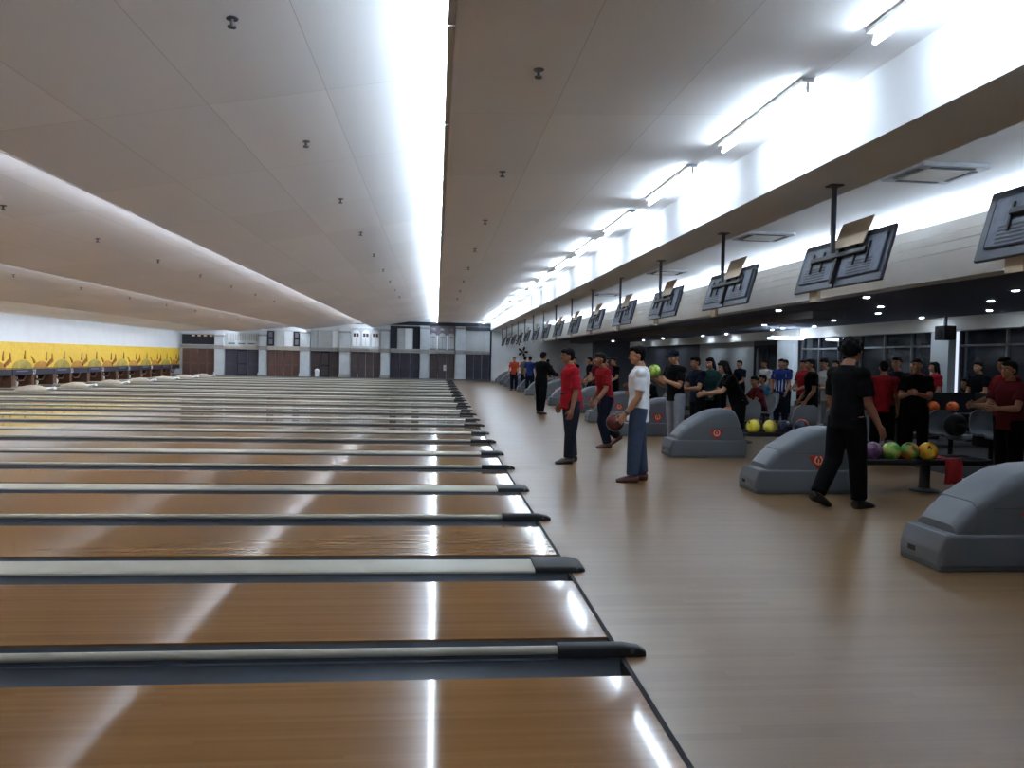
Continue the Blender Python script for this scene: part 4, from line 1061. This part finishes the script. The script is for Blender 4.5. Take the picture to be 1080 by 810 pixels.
person('person in a white jersey with orange trim looking down', 7.75, 14.9, 190, 1.64, 'white', 'grey', lean=6, arms=((18, 8, 70, 30), (18, 8, 70, 30)), head=(0, 14), sleeve=0.6, far=True)
person('person in a dark red shirt beside the curly-haired man', 7.1, 11.9, 60, 1.58, 'red2', 'black', arms=((5, 8, 25, 10), (5, 8, 25, 10)), far=True)
person('person in dark clothes and pale scarf beyond the dark red shirt', 7.95, 12.9, 215, 1.66, 'navy', 'black', lean=2, arms=((20, 8, 60, 20), (5, 8, 20, 10)), far=True)
person('person in a black top with folded arms near the white bottle', 7.3, 11.35, 230, 1.62, 'black', 'black', arms=((22, 6, 80, 45), (22, 6, 80, 45)), sleeve=0.6, far=True)
person('person in a red top, left of two by the pale column', 9.75, 15.2, 190, 1.62, 'red2', 'black', arms=((25, 8, 95, 30), (10, 8, 30, 10)), far=True)
person('person in a red top, right of two by the pale column', 10.25, 15.3, 170, 1.60, 'red', 'black', arms=((5, 8, 30, 10), (5, 8, 30, 10)), hair='long', far=True)
person('person in dark clothes sitting by the windows, left one', 11.37, 15.9, 185, 1.62, 'navy', 'black', legs=((84, 8, 86), (84, 8, 86)), arms=((25, 8, 50, 15), (25, 8, 50, 15)), far=True)
person('person in dark clothes sitting by the windows, right one', 12.02, 16.3, 185, 1.66, 'black', 'black', legs=((84, 8, 86), (84, 8, 86)), arms=((25, 8, 50, 15), (25, 8, 50, 15)), far=True)
person('person in a red shirt near the right edge, looking left', 8.15, 10.55, 180, 1.66, 'red2', 'black', arms=((28, 8, 40, 10), (20, 8, 50, 10)), head=(10, 8), far=True)
person('person in a maroon shirt at the right edge gesturing with both hands', 6.82, 8.75, 190, 1.58, 'maroon', 'black', arms=((28, 8, 62, 15), (28, 8, 66, 15)), far=False)
person('person in dark red standing behind the red T-shirt man', 4.45, 20.3, 210, 1.60, 'maroon', 'black', far=True)
person('person in dark navy standing behind the white T-shirt man', 5.15, 19.3, 200, 1.56, 'navy', 'black', arms=((20, 8, 50, 10), (20, 8, 50, 10)), far=True)
for lb, x, y, fc, hh, tp in (('person in black in the crowd behind the curly-haired man', 9.75, 18.0, 200, 1.62, 'black'), ('person in grey behind the white jersey', 10.4, 19.6, 190, 1.62, 'grey'),
                             ('person in dark red beside the glass wall, left of the pale column', 10.9, 16.9, 180, 1.60, 'maroon'), ('person in navy left of the white shirt near the shop doorway', 8.75, 22.0, 200, 1.58, 'navy'),
                             ('person in black between the striped shirt and the red shirt', 9.8, 21.3, 200, 1.62, 'black'), ('person in dark red far behind the red T-shirt man', 5.0, 24.2, 200, 1.6, 'maroon'),
                             ('person in black far behind the white T-shirt man', 5.2, 22.6, 200, 1.58, 'black'), ('person in black just left of the curly-haired man', 7.35, 13.45, 200, 1.66, 'black'),
                             ('person in white far left of the doorway crowd', 8.05, 21.5, 190, 1.56, 'white'), ('person in black by the glass wall at the right', 10.7, 14.6, 190, 1.62, 'black')):
    person(lb, x, y, fc, hh, tp, 'black', far=True, arms=((14, 8, 50, 15), (8, 10, 30, 10)))
# far group at the end of the approach
for lb, x, y, fc, hh, tp in (('person in an orange shirt at the far end of the hall', 3.62, 36.4, 250, 1.60, 'orange'), ('person in olive standing beside the orange shirt at the far end', 4.10, 36.3, 60, 1.62, 'olive'),
                             ('person in a blue shirt at the far end of the hall', 4.0, 33.4, 80, 1.62, 'blue'), ('person in charcoal right of the blue shirt at the far end', 4.62, 33.5, 90, 1.62, 'char'), ('short person in dark clothes at the right of the far group', 4.60, 32.3, 60, 1.50, 'black'),
                             ('person in black seen between the far man and the red polo man', 4.55, 25.6, 200, 1.62, 'black'), ('person in navy right behind the red polo man', 5.2, 26.3, 180, 1.60, 'navy')):
    person(lb, x, y, fc, hh, tp, 'navy', far=True, arms=((8, 10, 30, 10), (8, 10, 30, 10)))
# evaluate the remeshed pieces once and keep plain meshes
bpy.context.view_layer.update()
dg = bpy.context.evaluated_depsgraph_get()
done = []
for o in REMESH:
    me = bpy.data.meshes.new_from_object(o.evaluated_get(dg)); done.append((o, me))
for o, me in done:
    old = o.data; o.modifiers.clear(); o.data = me; me.name = o.name
    me.polygons.foreach_set('use_smooth', [True] * len(me.polygons)); bpy.data.meshes.remove(old)
